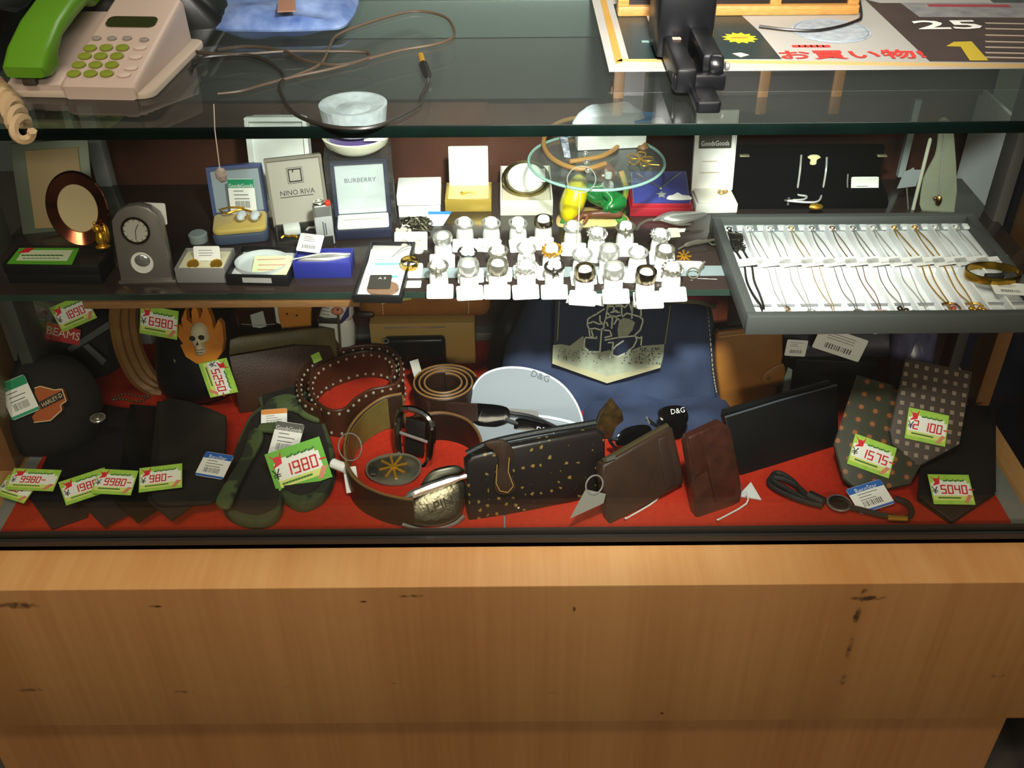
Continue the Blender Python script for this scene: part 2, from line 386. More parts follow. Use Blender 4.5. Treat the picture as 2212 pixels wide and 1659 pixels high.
cp('corner_post', G().box(-.535, -.515, .398, .418, .0, .353, .002).box(-.555, -.545, .40, .415, 0, .353, .001), ALU)
cp('shelf_bracket', G().box(.50, .508, .398, .406, .25, .352), ALU)
cp('end_panel', G().box(.586, .591, .31, .42, .0, .36), M('#f4f8f5', .5))
cp('side_post', G().box(.578, .592, .28, .31, .0, .474, .001), M('#6b6863', .45, .4))
cp('wood_post', G().box(.603, .622, .235, .28, -.006, .474, .001), WK)
cp('wood_post', G().box(-.63, -.607, .13, .205, -.006, .474, .001), WK)
cp('side_post', G().box(-.60, -.585, .205, .25, .0, .474, .001), M('#5d625c', .45, .4))
sh = cp('shelf', G().box(-.592, .585, .127, .402, .2385, SH, .0004), M('#3a2f2b', .16, col2='#2d2522', ns=6))
cp('shelf_edge', G().box(-.592, .585, .1255, .127, .2388, .2458), M('#1d2c25', .15, col2='#31443a', ns=12), sh)
cp('shelf_support', G().box(-.466, -.165, .128, .14, .2265, .2385, .001), M('#8f6a42', .45, col2='#7a5836', ns=30, stretch=(2, 20, 20)), sh)
RED = M('#b02c16', .95, col2='#a02614', ns=160, bump=.25, bs=900, spec=.15)
sx = onZ(1090, 1130, 0).x
solo('felt_mat', 'red felt mat with rounded corner on the right half of the case floor', 'mat', WORLD, G().prism(rrect(sx+.001, .566, .012, .402, .012), -.003, 0, .001), RED)
solo('felt_mat', 'red felt mat under the black neckties and camouflage sandals', 'mat', WORLD, G().prism(rrect(-.582, sx-.001, .012, .402, .004), -.003, 0, .001), RED)
# things beside the case
solo('blue_cloth', 'dark blue cloth hanging to the floor beyond the right end glass', 'cloth', Fr((.72, .2, -.40), (0, -1, 0), (0, 0, 1), (-1, 0, 0)), G().dome(sm2([(-.32, 0), (.22, 0), (.24, .4), (.2, .85), (-.3, .86), (-.34, .4)]), .03, nz=.03, ns=9, seed=4, rings=12), M('#16204a', .8, col2='#0d1230', ns=8))
solo('dark_bin', 'black box standing on the floor beside the case', 'box', frame((.80, -.16, -.40)), G().box(-.14, .14, -.10, .10, 0, .19, .006), M('#101012', .6))
# ================================================================ tags
TGREEN = M('#8cc63c', .6, col2='#b4d85a', ns=60); TPANEL = M('#f1f3ea', .7); TRED = M('#d9242c', .6); TYEL = M('#d9e37a', .6); TDG = M('#3f7a2b', .7); TST = M('#d98a6a', .6)
def price_tag(price, label, fr, w_, h_=None, deep=False):
    h_ = h_ or w_*.72
    t = T('price_tag', label, 'price tag', fr, 'green yen price tags')
    x, y = w_/2, h_/2
    c = t.part('card', G().box(-x, x, -y, y, -.0004, 0), M('#69b52f', .6) if deep else TGREEN)
    i = .86 if deep else 1.0
    p = t.part('panel', G().box(-x*.94*i, x*.94*i, -y*.42, y*.42, 0, .0002).box(-x*.8*i, x*.8*i, y*.42, y*.6, 0, .0002), TPANEL)
    t.part('footer', G().box(-x*.94*i, x*.94*i, -y*.74, -y*.42, 0, .00015), TYEL)
    t.part('bow', G().prism([(-x*.95, y*.9), (-x*.62, y*.55), (-x*.45, y*.98), (-x*.52, y*.35), (-x*.9, y*.2), (-x*.7, y*.5)], 0, .0004).prism(ell(-x*.66, y*.58, x*.13, y*.16, 8), 0, .0005), TRED)
    t.part('price', G(0).seg7(price+'-', -x*.66 if len(price) > 4 else -x*.5, -y*.28, h_*.26, .0003, sl=.05), TRED)
    t.part('yen_sign', G(0).text('¥', h_*.34, -x*.8, -y*.12, .0003), INK)
    t.part('caption', G(0).stroke([[(-x*.3+k*x*.13, y*.56), (-x*.3+k*x*.13+x*.08, y*.56+(k % 2)*y*.06)] for k in range(8)], y*.09, .0002).stroke([[(-x*.7+k*x*.11, -y*.58), (-x*.7+k*x*.11+x*.06, -y*.58)] for k in range(10)], y*.09, .0002), TDG)
    t.part('stamp', G().prism([(x*.5, -y*.88), (x*.68, -y*.9), (x*.96, -y*.4), (x*.76, -y*.35)], 0, .0004), TST)
    return t
def bar_tag(label, fr, w_, h_, head=None, group='white barcode tags', word=None, foot=None, name='barcode_tag'):
    t = T(name, label, 'tag', fr, group); x, y = w_/2, h_/2
    t.part('card', G().prism(rrect(-x, x, -y, y, min(x, y)*.15), -.0005, 0), CARD)
    top = y
    if head:
        t.part('header', G().box(-x*.99, x*.99, y*.5, y*.98, 0, .0002), M(head, .6)); top = y*.5
        if word: t.part('lettering', G(0).text(word, w_*.2, 0, y*.62, .0003, sx=.85), CARD)
    if foot: t.part('footer', G().box(-x*.99, x*.99, -y*.98, -y*.82, 0, .0002), M(foot, .6))
    b = G(0); random.seed(int(w_*1e6)); k = -x*.55
    while k < x*.55:
        q = w_*random.choice((.012, .02, .03)); b.stroke([[(k, -y*.62), (k, -y*.25)]], q, 0.0001, .0001); k += q+w_*.025
    for j in range(3): b.stroke([[(-x*.6, top*.65-y*.22*j), (-x*.6+w_*random.uniform(.3, .6), top*.65-y*.22*j)]], y*.045, .0001, .0001)
    t.part('print', b, M('#6a6a66', .8)); return t
# ================================================================ on the counter glass
# telephone
tf, tw = base((138, 214), (300, 217), TOPZ)
CREAM = M('#bda99d', .45); LGRN = M('#5a8f1c', .35); PHG = M('#7d8a26', .5)
ph = T('telephone', 'cream push-button telephone with a bright green handset', 'telephone', tf)
hw = tw/2; D = .15; HF, HB = .016, .048
body = ph.part('body', G().side([(0, 0), (-.002, HF-.004), (.004, HF), (D-.006, HB), (D, HB-.005), (D+.004, 0)], -hw, hw, .005, 3), CREAM)
ph.part('base_plate', G().prism(rrect(-hw-.055, hw+.012, .002, D+.006, .012), 0, .006, .001), M('#b5a595', .5))
ph.part('cradle', G().side([(.004, 0), (.002, .012), (.02, .017), (.05, .014), (.1, .026), (D-.01, .036), (D, .03), (D, 0)], -hw-.052, -hw-.001, .004, 3), CREAM)
hs = ph.part('handset', G().side([(-.004, .020), (-.006, .030), (.012, .043), (.045, .056), (.08, .064), (.12, .068), (.15, .066), (.157, .056), (.15, .047), (.125, .045), (.115, .052), (.08, .047), (.045, .040), (.03, .030), (.028, .020), (.012, .016)], -hw-.047, -hw-.008, .006, 3), LGRN)
n_ = V((0, HB-HF, D-.01)).normalized()
slope = Fr(tf.m @ V((0, .004, HF+.0003)), tf.x, (tf.m.to_3x3() @ V((0, D-.01, HB-HF))), tf.m.to_3x3() @ V((0, -(HB-HF), D-.01)))
KE = [(195, 106), (230, 105), (265, 105), (184, 123), (218, 123), (253, 123), (171, 142), (207, 142), (242, 142), (160, 161), (196, 161), (231, 161)]
for k in KE:
    u, v_ = slope.uv(*k); ph.part('key', G().prism(ell(u, v_, .0062, .0052, 16), 0, .002, .0006), PHG, body, fr=slope)
for k in [(209, 84), (242, 84), (275, 84), (312, 87)]:
    u, v_ = slope.uv(*k); ph.part('function_key', G().prism(ell(u, v_, .0045, .0032, 14), 0, .0016, .0005), M('#8d8780', .5), body, fr=slope)
for k in [(303, 104), (293, 124), (283, 148), (268, 163)]:
    u, v_ = slope.uv(*k); ph.part('side_key', G().prism(ell(u, v_, .0062, .004, 14), 0, .0015, .0005), M('#cbb9ac', .5), body, fr=slope)
q = slope.uvs([(222, 58), (340, 58), (348, 38), (228, 38)])
ph.part('display', G().prism(rrect(min(a for a, b in q)+.004, max(a for a, b in q)-.003, q[0][1], q[2][1], .006), .0, .001), M('#2a3212', .2), body, fr=slope)
ph.part('switch', G().box(-hw-.033, -hw-.021, -.002, .004, .012, .019, .001), M('#3a342c', .5))
cord = []
for i in range(0, 150):                       # coiled handset cord hanging over the front corner
    t = i/149; c = onZ(-25+75*t, 175+85*t, TOPZ+.010-.02*t*t) if t < .7 else onZ(27+25*(t-.7)/.3, 235+55*(t-.7)/.3, TOPZ+.0)
    a = t*2*pi*9
    cord.append(c + V((0, cos(a)*.007, sin(a)*.007)) + V((cos(a)*.004, 0, 0)))
ph.part('coil_cord', G().tube(cord, .0042, 6), M('#bda27c', .6), fr=WORLD)
# dark bag behind the telephone
solo('black_bag', 'crumpled black plastic bag behind the telephone handset', 'bag', frame((-.50, .255, TOPZ)), G().dome(sm2([(-.1, -.16), (0, -.17), (.025, -.05), (.10, -.005), (.2, .02), (.18, .1), (0, .12), (-.1, .08)]), .05, nz=.025, ns=22, seed=3), M('#0e100f', .35, bump=.2, bs=60))
f = frame(onZ(615, 62, TOPZ), -2)
bb = T('plastic_bag', 'blue and white printed plastic bag lying at the back of the glass', 'bag', f)
pb = f.uvs([(455, 55), (470, 0), (480, -40), (760, -40), (775, 0), (748, 52), (690, 62), (540, 64)])
bb.part('pouch', G().dome(sm2(pb), .018, nz=.012, ns=26, seed=8), M('#2c4478', .25, col2='#7d90b4', ns=24, bump=.2, bs=60))
bb.part('panel', G().prism(f.uvs([(600, 30), (640, 28), (638, 5), (602, 5)], .018), .0195, .0205), M('#8a6350', .4))
# cables
def zp(pts, z): return [onZ(x, y, z) for x, y in pts]
ck = T('charger_cable', 'thin black cable with a yellow-tipped round plug at its end', 'cable', at(770, 277, TOPZ))
ck.part('cable', G().tube(zp([(410, 150), (418, 133), (450, 123), (510, 119), (555, 123), (590, 140), (613, 165), (604, 188), (616, 220), (640, 248), (690, 268), (740, 277), (790, 277), (840, 264), (905, 230), (911, 208), (922, 188), (926, 172)], TOPZ+.0022), .0018, 7, k=5), M('#1a1712', .4), fr=WORLD)
ck.part('plug', G().tube(zp([(925, 172), (923, 162), (915, 140)], TOPZ+.0045), [.0022, .0042, .0045], 8), M('#141312', .35), fr=WORLD)
ck.part('tip', G().tube(zp([(914, 139), (909, 119)], TOPZ+.0045), .0028, 8), M('#c99a2e', .3, .7), fr=WORLD)
bc = T('brown_cable', 'long brown cable looped loosely across the counter glass', 'cable', at(640, 118, TOPZ))
bc.part('cable', G().tube(zp([(165, 0), (190, 28), (250, 58), (330, 82), (405, 108), (470, 117), (540, 116), (620, 111), (700, 111), (775, 112), (798, 117), (790, 128), (730, 141), (660, 131), (620, 113), (570, 103), (520, 101), (470, 108)], TOPZ+.003), .0018, 7, k=5), M('#2f2519', .5), fr=WORLD)
bc2 = T('brown_cable', 'thin brown cable curving in a wide loop behind the plug', 'cable', at(740, 145, TOPZ))
bc2.part('cable', G().tube(zp([(470, 203), (520, 197), (570, 183), (640, 165), (720, 148), (800, 126), (870, 108), (935, 97), (972, 85), (982, 70), (968, 42), (930, 27), (880, 26), (800, 48), (730, 75), (712, 100), (695, 135), (660, 155), (600, 176)], TOPZ+.0025), .0015, 7, k=5), M('#3b2e1f', .5), fr=WORLD)
# pendant hung on a thread over the front edge
pn = T('hanging_pendant', 'small clear crystal hanging on a thread from the glass edge', 'pendant', frame(onY(478, 378, -.009), 0, 0))
pn.part('thread', G().tube([onY(462, 225, -.007), onY(464, 280, -.0085), onY(475, 365, -.009)], .0005, 5), M('#b9ab98', .6), fr=WORLD)
pn.part('crystal', G(0).sph((0, 0, 0), (.0055, .0075, .004), 7, 4), M('#8f857a', .25))
# poster
pf = frame(onZ(1330, 150, TOPZ))
po = T('poster', 'shop poster with red lettering and a 25 lying on the counter glass', 'poster', pf)
def pq(pts): return pf.uvs(pts)
u0 = pf.uv(1302, 155); u1 = pf.uv(2212, 160)
sheet = po.part('sheet', G().box(u0[0]+.006, u1[0]+.06, u0[1], .26, 0, .0005), M('#9a978f', .4))
def band(poly, mat, name='print_area', z=.0006, th=.0002): return po.part(name, G(0).prism(pq(poly), z, z+th), mat, sheet)
band([(1296, 0), (1309, 0), (1345, 134), (1330, 140)], M('#a07a34', .5), 'border')
band([(1330, 134), (1345, 128), (2230, 140), (2230, 148)], M('#b0915a', .5), 'border')
band([(1325, 10), (1575, 10), (1640, 70), (1688, 129), (1358, 129)], M('#0a2624', .4, col2='#081c1e', ns=20), 'green_panel')
band([(1868, 0), (1900, 8), (2230, 8), (2230, 136), (2008, 134)], M('#3f2f28', .4, col2='#332724', ns=18), 'brown_panel')
band([(1945, 8), (2230, 8), (2230, 40), (1985, 38)], M('#85837f', .5, col2='#666669', ns=60), 'pale_panel', .0008)
st = []
c0 = pf.uv(1598, 84)
for i in range(24):
    r = 1.0 if i % 2 else .72; a = 2*pi*i/24; st.append((c0[0]+.018*r*cos(a), c0[1]+.018*r*sin(a)))
po.part('starburst', G(0).prism(st, .0009, .0011), M('#b5ac14', .5), sheet)
po.part('starburst_mark', G(0).box(c0[0]-.009, c0[0]+.008, c0[1]-.002, c0[1]+.003, .0011, .0012), M('#b5701c', .5), sheet)
c1 = pf.uv(1795, 68)
po.part('seal', G(0).prism(ell(c1[0], c1[1], .040, .040, 40), .0008, .0010), M('#9da3a6', .5, col2='#7d868c', ns=110), sheet)
po.part('seal_ring', G().torus((c1[0], c1[1], .001), .037, .0008, 40, 5), M('#77808a', .5), sheet)
def ptext(t, a, b, mat, nm, bold=.01, sx=1.0, fit=True):
    p, r_ = pf.uv(*a), pf.uv(*b); hgt = abs(r_[1]-p[1]); wd = abs(r_[0]-p[0])
    g = G(0).text(t, 1, bold=bold); xs = [v.x for v in g.v]; ys = [v.y for v in g.v]
    W_, H_ = max(xs)-min(xs), max(ys)-min(ys); ox, oy = (max(xs)+min(xs))/2, (max(ys)+min(ys))/2
    g.v = [V(((p[0]+r_[0])/2+(v.x-ox)*wd/W_, (p[1]+r_[1])/2+(v.y-oy)*hgt/H_, .0013)) for v in g.v]
    return po.part(nm, g, mat, sheet)
PR = M('#c8281e', .5); PW = M('#e6e4da', .5)
ptext('お買い物!', (1690, 131), (1985, 109), PR, 'red_lettering', .02)
po.part('red_small_print', G(0).stroke([[pf.uv(1715+k*13, 102), pf.uv(1724+k*13, 102)] for k in range(6)], .006, .001, .0002), PR, sheet)
ptext('25', (1985, 66), (2105, 46), PW, 'number_lettering', .02)
po.part('yellow_number', G(0).prism(pq([(2044, 102), (2060, 93), (2098, 92), (2134, 133), (2094, 133), (2074, 103)]), .0011, .0013), M('#b59d18', .5), sheet)
ptext('1', (1405, 60), (1440, 36), PW, 'number_lettering', .04)
ptext('0', (1440, 60), (1475, 36), PW, 'number_lettering', .03)
po.part('small_print', G(0).stroke([[pf.uv(2130, y), pf.uv(2225, y+2)] for y in (52, 64, 78, 92, 104, 116, 126)], .0035, .001, .0002), M('#a89a86', .5), sheet)
po.part('small_print', G(0).stroke([[pf.uv(2010, 14), pf.uv(2175, 15)]], .009, .0011, .0002), M('#8a2c34', .5), sheet)
po.part('small_print', G(0).stroke([[pf.uv(1390, 92), pf.uv(1450, 93)]], .006, .001, .0002), M('#6b8a86', .5), sheet)
po.part('red_small_print', G(0).prism(pq([(1582, 118), (1600, 116), (1618, 121), (1600, 126)]), .001, .0012), M('#c9a79a', .5), sheet)
# wooden two-window frame
wf = frame(onZ(1590, 34, TOPZ+.001))
wb = T('wooden_rack', 'small wooden rack with two dark panes standing on the poster', 'rack', wf)
WT = M('#b07f3f', .5, col2='#96682f', ns=30, stretch=(3, 20, 20))
a0 = wf.uv(1332, 28)[0]; a1 = wf.uv(1858, 36)[0]; mid = wf.uv(1672, 30)[0]
wb.part('bottom_rail', G().box(a0, a1, 0, .02, 0, .010, .001), WT)
wb.part('top_rail', G().box(a0, a1, 0.03, .05, .085, .095, .001), WT)
for xx in (a0, mid-.006, a1-.012): wb.part('stile', G().box(xx, xx+.012, .004, .014, .008, .09, .001).xf(Matrix.Identity(4)), WT)
for xa, xb in ((a0+.012, mid-.006), (mid+.006, a1-.012)): wb.part('pane', G().box(xa, xb, .008, .011, .010, .088), M('#140f0d', .3))
cb = T('black_cable', 'thin black cable sagging across the poster under the wooden rack', 'cable', at(1760, 66, TOPZ))
cb.part('cable', G().tube(zp([(1640, 57), (1700, 64), (1760, 66), (1810, 58), (1850, 45), (1860, 36), (1858, 10), (1850, -20)], TOPZ+.003), .0016, 6, k=5), M('#15120f', .4), fr=WORLD)
# black clamp arm
cf = frame(onZ(1530, 246, TOPZ))
cl = T('clamp_bracket', 'black metal clamp arm standing on the front of the counter glass', 'clamp', cf)
BM = M('#08080a', .35, bump=.1, spec=.3)
def cx(px, y, z): return cf.inv @ onP(px, 0, cf.o+cf.y*y, cf.y)
cl.part('tongue', G().prism(rrect(-.0105, .0105, 0, .055, .003), .0, .010, .0015), BM)
cl.part('arm', G().box(-.024, -.006, .036, .15, .004, .026, .003).box(.0, .018, .05, .15, .010, .034, .003), BM)
cl.part('crossbar', G().box(-.026, .02, .038, .048, .006, .020, .002), BM)
cl.part('head', G().box(-.030, .024, .13, .20, .004, .075, .005), BM)
cl.part('knob', G().lathe([(.0, -.006), (.009, -.006), (.0105, -.003), (.0105, .003), (.009, .006), (.0, .006)], 18).xf(Matrix.Translation((.012, .052, .024)) @ Matrix.Rotation(RAD(90), 4, 'Y')), M('#0d0d0f', .25))
cl.part('screw', G().lathe([(0, 0), (.004, 0), (.004, .003), (.002, .004), (0, .004)], 12).xf(Matrix.Translation((.0215, .056, .022)) @ Matrix.Rotation(RAD(90), 4, 'Y')), LSILVER)
cl.part('sticker', G().box(-.017, -.009, .118, .124, .0262, .0266), M('#c99a80', .5))
# ================================================================ on the shelf
def tray_box(t, w_, d, h, th, mat, name='box', lining=None, lin_h=None, parent=None):
    x = w_/2; g = G().box(-x, x, 0, th, 0, h, .0004).box(-x, x, d-th, d, 0, h, .0004).box(-x, -x+th, th, d-th, 0, h, .0004).box(x-th, x, th, d-th, 0, h, .0004).box(-x+th*.5, x-th*.5, th*.5, d-th*.5, .0003, .0015)
    b = t.part(name, g, mat)
    if lining: t.part('lining', G().box(-x+th, x-th, th, d-th, .0015, lin_h or h*.55, .001), lining)
    return b
def lid_panel(t, w_, lh, tilt, d, z, mat, inner, th=.008, rim=.003, nm='lid', r=.002):
    """Lid standing open at the back edge; returns the frame of its inner face."""
    lf = Fr(t.fr.m @ V((0, d, z)), t.fr.x, t.fr.z*cos(RAD(tilt)) + t.fr.y*sin(RAD(tilt)), -t.fr.y*cos(RAD(tilt)) + t.fr.z*sin(RAD(tilt)))
    x = w_/2
    lid = t.part(nm, G().prism(rrect(-x, x, 0, lh, r), -th, -th*.45, .0008).join(G().prism(rrect(-x, x, lh-rim, lh, min(r, rim*.45)), -th*.5, 0).prism(rrect(-x, x, 0, rim*.6, rim*.2), -th*.5, 0).box(-x, -x+rim, rim*.5, lh-rim, -th*.5, 0).box(x-rim, x, rim*.5, lh-rim, -th*.5, 0)), mat, fr=lf)
    t.part('lid_lining', G().prism(rrect(-x+rim, x-rim, rim*.6, lh-rim, .001), -th*.47, -th*.36), inner, lid, fr=lf)
    return lf, lid
BLK = M('#111113', .5); SATIN = M('#cfd2d4', .35, sheen=.4); WBOX = M('#eeeee8', .6)
# beige picture leaning at the left end
bf = frame(onZ(95, 505, SH), 12, 14)
bp_ = T('picture_frame', 'plain beige framed panel leaning at the left end of the shelf', 'picture frame', bf)
q = bf.uvs([(58, 505), (185, 505), (175, 315), (45, 322)])
bp_.part('frame', G().prism(bf.uvs([(48, 512), (205, 500), (188, 300), (18, 312)]), -.010, -.004, .001), M('#6f7a68', .4, .2))
bp_.part('panel', G().prism(bf.uvs([(75, 495), (185, 490), (168, 318), (52, 326)]), -.004, -.001, .0008), M('#b79f74', .6))
# black box with green label
f, wd = base((20, 612), (222, 614), SH)
h = f.up(20, 570); d = f.dep(60, 530, h)
b1 = T('gift_box', 'flat black box with a green price label on its lid', 'box', f)
b1.part('body', G().box(-wd/2, wd/2, 0, d, 0, h*.55, .001), BLK)
b1.part('lid', G().box(-wd/2-.001, wd/2+.001, -.001, d+.001, h*.5, h, .001), BLK)
lp = f.mv(0, 0, h+.0003)
lb = lp.uvs([(15, 570), (155, 572), (172, 536), (42, 536)])
lab = b1.part('label', G(0).prism(lb, 0, .0003), M('#5fae2c', .6), fr=lp)
b1.part('label_panel', G(0).prism(lp.uvs([(35, 563), (145, 564), (158, 541), (50, 541)]), .0003, .0005), M('#dfe6c8', .6), lab, fr=lp)
b1.part('label_print', G(0).stroke([[lp.uv(48+k*9, 552), lp.uv(54+k*9, 553)] for k in range(10)], .0025, .0005, .0001).stroke([[lp.uv(50+k*9, 559), lp.uv(56+k*9, 559)] for k in range(9)], .0015, .0005, .0001), TDG, lab, fr=lp)
b1.part('label_bow', G(0).prism(lp.uvs([(40, 548), (55, 537), (75, 537), (62, 546)]), .0005, .0007), TRED, lab, fr=lp)
# oval copper frame on that box
of = frame(f.m @ V((.012, d*.62, h+.0005)), 14, 10)
ov = T('oval_frame', 'oval copper photo frame with a gold squirrel ornament at its foot', 'photo frame', of)
c = of.uv(168, 450); cb_ = of.uv(168, 530); rx = abs(of.uv(234, 450)[0]-c[0]); ry = c[1]-cb_[1]
COPPER = M('#8a4a34', .12, 1.0)
sc_ = max(ry, .001)
ov.part('rim', G().lathe([(1.0, 0), (1.02, .05), (.98, .10), (.66, .03), (.64, .0), (.64, -.05), (1.0, -.05)], 48).xf(Matrix.Translation((c[0], c[1]-.0, .0)) @ Matrix.Diagonal((rx, sc_, .05, 1))), COPPER)
ov.part('backing', G().prism(ell(c[0], c[1], rx*.65, sc_*.65, 36), -.003, .0005), M('#c9b48a', .5))
sq = of.uv(218, 505)
ov.part('ornament', G().sph((sq[0], sq[1]-.004, .006), (.006, .010, .005)).sph((sq[0]-.001, sq[1]+.008, .008), (.005, .005, .005)).sph((sq[0]+.006, sq[1]+.001, .004), (.004, .011, .004)).sph((sq[0]-.003, sq[1]+.014, .008), (.0016, .003, .0015)).sph((sq[0], sq[1]-.013, .006), (.008, .003, .006)), GOLD)
# arched clock
f, wd = base((262, 611), (374, 609), SH, 7)
ck = T('desk_clock', 'silver arched desk clock with round dial and pendulum window', 'clock', f)
OUT = [(262, 611), (374, 609), (360, 545), (347, 480), (338, 464), (318, 450), (296, 444), (272, 447), (252, 459), (241, 478), (243, 500), (252, 555)]
ck.part('case', G().prism(f.uvs(OUT), -.014, 0, .0012), M('#8f8782', .35, .6, bump=.03, bs=300, stretch=(1, 30, 1)))
c = f.uv(293, 498); r = abs(f.uv(324, 498)[0]-c[0])
dl = ck.part('dial', G().prism(ell(*c, r*.9, r*.95, 32), 0, .001), M('#b9b3a8', .4))
ck.part('bezel', G().torus((c[0], c[1], .001), r*.93, .0014, 36, 6), M('#4a4438', .25, .9))
ck.part('hand', G(0).stroke([[c, (c[0]+.004, c[1]+.007)]], .0007, .0011), INK, dl)
ck.part('hand', G(0).stroke([[c, (c[0]-.001, c[1]-.010)]], .0006, .0011), INK, dl)
for k in range(12): ck.part('hour_mark', G(0).stroke([[(c[0]+r*.72*cos(k*pi/6), c[1]+r*.74*sin(k*pi/6)), (c[0]+r*.82*cos(k*pi/6), c[1]+r*.84*sin(k*pi/6))]], .0006, .0011), INK, dl)
c = f.uv(307, 568); r = abs(f.uv(330, 568)[0]-c[0])
ck.part('window', G().torus((c[0], c[1], .0), r, .0008, 28, 6).prism(ell(*c, r, r, 28), 0, .0003), M('#e8e6de', .4))
ck.part('pendulum', G().sph((c[0]+.001, c[1]+.003, .001), (r*.75, r*.62, .002)), CHROME)
ck.part('foot', G().box(-wd/2-.002, wd/2+.004, -.001, .003, -.018, .003, .0008), M('#7d7872', .35, .6))
bar_tag('cream barcode tag standing behind the desk clock', frame(f.m @ V((.016, .073, -.016)), 0, 8).spin(-3), .026, .024)
# cuff links in a small box
f, wd = base((383, 611), (490, 611), SH)
h = f.up(383, 580); d = f.dep(400, 535, h)
cb1 = T('cufflink_box', 'small open grey box holding a pair of round gold cuff links', 'box', f)
tray_box(cb1, wd, d, h, .0015, M('#8a8684', .5), 'box', M('#e9e3c0', .6), h*.8)
for px in (417, 467):
    k = onZ(px, 571, SH+h*.86); cl_ = T('cufflink', 'round gold cuff link on the %s of the grey box' % ('left' if px < 440 else 'right'), 'cuff link', frame(k, 0, 60), 'gold cuff links')
    cl_.part('face', G().lathe([(0, -.001), (.0062, -.001), (.0068, .0005), (.006, .0015), (.004, .001), (0, .0016)], 20), GOLD)
    cl_.part('post', G().lathe([(.0012, -.004), (.0012, -.001)], 8), GOLD)
bar_tag('white barcode tag standing up in the cuff link box', frame(cb1.fr.m @ V((.003, d*.5, h)), 0, 20), .029, .026)
solo('round_lens', 'grey round glass disc lying behind the cuff link box', 'glass disc', at(430, 520, SH), G().lathe([(0, 0), (.0105, 0), (.011, .004), (.011, .009), (.009, .0105), (0, .0108)], 24), M('#9aa5a4', .12))
# black box with bangle
f, wd = base((490, 616), (625, 619), SH)
h = f.up(490, 593); d = f.dep(515, 530, h)
bx = T('bangle_box', 'open black box with a clear oval dish and a pale price card', 'box', f)
tray_box(bx, wd, d, h, .002, BLK, 'box', M('#dfe3e2', .5), h*.5)
bx.part('front_label', G().box(-.016, .016, -.0004, 0, h*.3, h*.75), M('#a9a8a4', .5))
bx.part('dish', G().lathe([(1, 0), (1.05, .006), (1.0, .006), (.95, .0005), (.0, .0003)], 30).xf(Matrix.Translation((-.002, d*.5, h*.55)) @ Matrix.Diagonal((wd*.42, d*.38, .9, 1))), M('#cfd8d8', .15))
tc_ = frame(bx.fr.m @ V((.012, d*.38, h*.9)), 0, 72)
pc_ = T('price_card', 'pale green price card lying in the black bangle box', 'price card', tc_)
pc_.part('card', G().prism(rrect(-.022, .02, -.014, .014, .001), -.0005, 0), M('#dfe8b8', .6)); pc_.part('print', G(0).stroke([[(-.018, .008), (.012, .009)], [(-.016, 0), (.015, 0)], [(-.016, -.007), (.010, -.007)]], .0012, 0, .0002), M('#c98a84', .7))
# blue-grey jewel case with gold drop brooch
f, wd = base((462, 533), (582, 522), SH)
h = .020; d = .05
jb = T('jewel_case', 'open blue-grey jewel case with yellow cushion', 'jewel case', f)
jb.part('base', G().prism(rrect(-wd/2, wd/2, 0, d, .008), 0, h*.62, .002), M('#4c5a72', .4))
jb.part('cushion', G().prism(rrect(-wd/2+.001, wd/2-.001, .001, d-.004, .008), h*.6, h, .003), M('#d9bd63', .5, sheen=.3))
lf, lid = lid_panel(jb, wd*1.02, .058, 14, d, h*.7, M('#3f4f7c', .4), M('#8e9aa0', .5), .014, .004, r=.010)
bar_tag('green and white barcode tag leaning inside the blue-grey jewel case', frame(jb.fr.m @ V((.006, d-.010, h+.021)), 0, 12), .031, .042, '#128a5c', word='GoodsGoods')
br = T('drop_brooch', 'gold brooch with two pale teardrop stones on the yellow cushion', 'brooch', frame(jb.fr.m @ V((0, .02, h+.002))))
br.part('pin', G().tube([(-.026, .018, .004), (-.016, .006, .005), (.0, .014, .006), (.010, .012, .005), (.022, .008, .004)], .0012, 6, k=5).tube([(-.026, .018, .004), (-.012, .016, .008), (.004, .016, .007)], .001, 6, k=4), GOLD)
for xx in (.004, .020): br.part('stone', G().sph((xx, -.002, .006), (.006, .010, .005)), M('#dfe4ea', .1)); br.part('mount', G().torus((xx, -.002, .006), .0068, .0009, 22, 6), GOLD)
# tall white box behind, with engraved lid
f, wd = base((540, 470), (668, 470), SH)
d = .055
wbx = T('presentation_box', 'tall white presentation box standing open at the back', 'box', f)
tray_box(wbx, wd, d, .022, .002, WBOX, 'box', WHITE, .014)
lf, lid = lid_panel(wbx, wd*1.03, .098, 10, .030, .012, M('#f1f3ee', .35), M('#e4e8e2', .5), .018, .005, r=.010)
wbx.part('inscription', G(0).text('竣工記念', .0105, 0, .080, -.0063), M('#9a8f6a', .5), lid, fr=lf)
# box with satin lid and square logo
f, wd = base((603, 545), (722, 530), SH)
d = .045
nb = T('satin_box', 'grey box with satin lid printed with a square logo', 'box', f)
tray_box(nb, wd, d, .012, .002, M('#2a2a26', .5), 'box', M('#17171a', .7), .006)
lf, lid = lid_panel(nb, wd*1.04, .079, 13, d, .010, M('#7d776a', .4), M('#a9a498', .25, bump=.05, bs=40, sheen=.4), .010, .003)
nb.part('logo', G(0).stroke([[(-.007, .050), (.007, .050), (.007, .064), (-.007, .064), (-.007, .050)], [(-.002, .061), (-.002, .064)]], .0014, -.0035), INK, lid, fr=lf)
nb.part('logo_border', G(0).stroke([[(-.009, .048), (.009, .048), (.009, .066), (-.009, .066), (-.009, .048)]], .0004, -.0035), INK, lid, fr=lf)
nb.part('lettering', G(0).text('NINO RIVA', .0085, 0, .037, -.0036, sx=.95).stroke([[(-.02, .0325), (.018, .0325)]], .0007, -.0035), INK, lid, fr=lf)
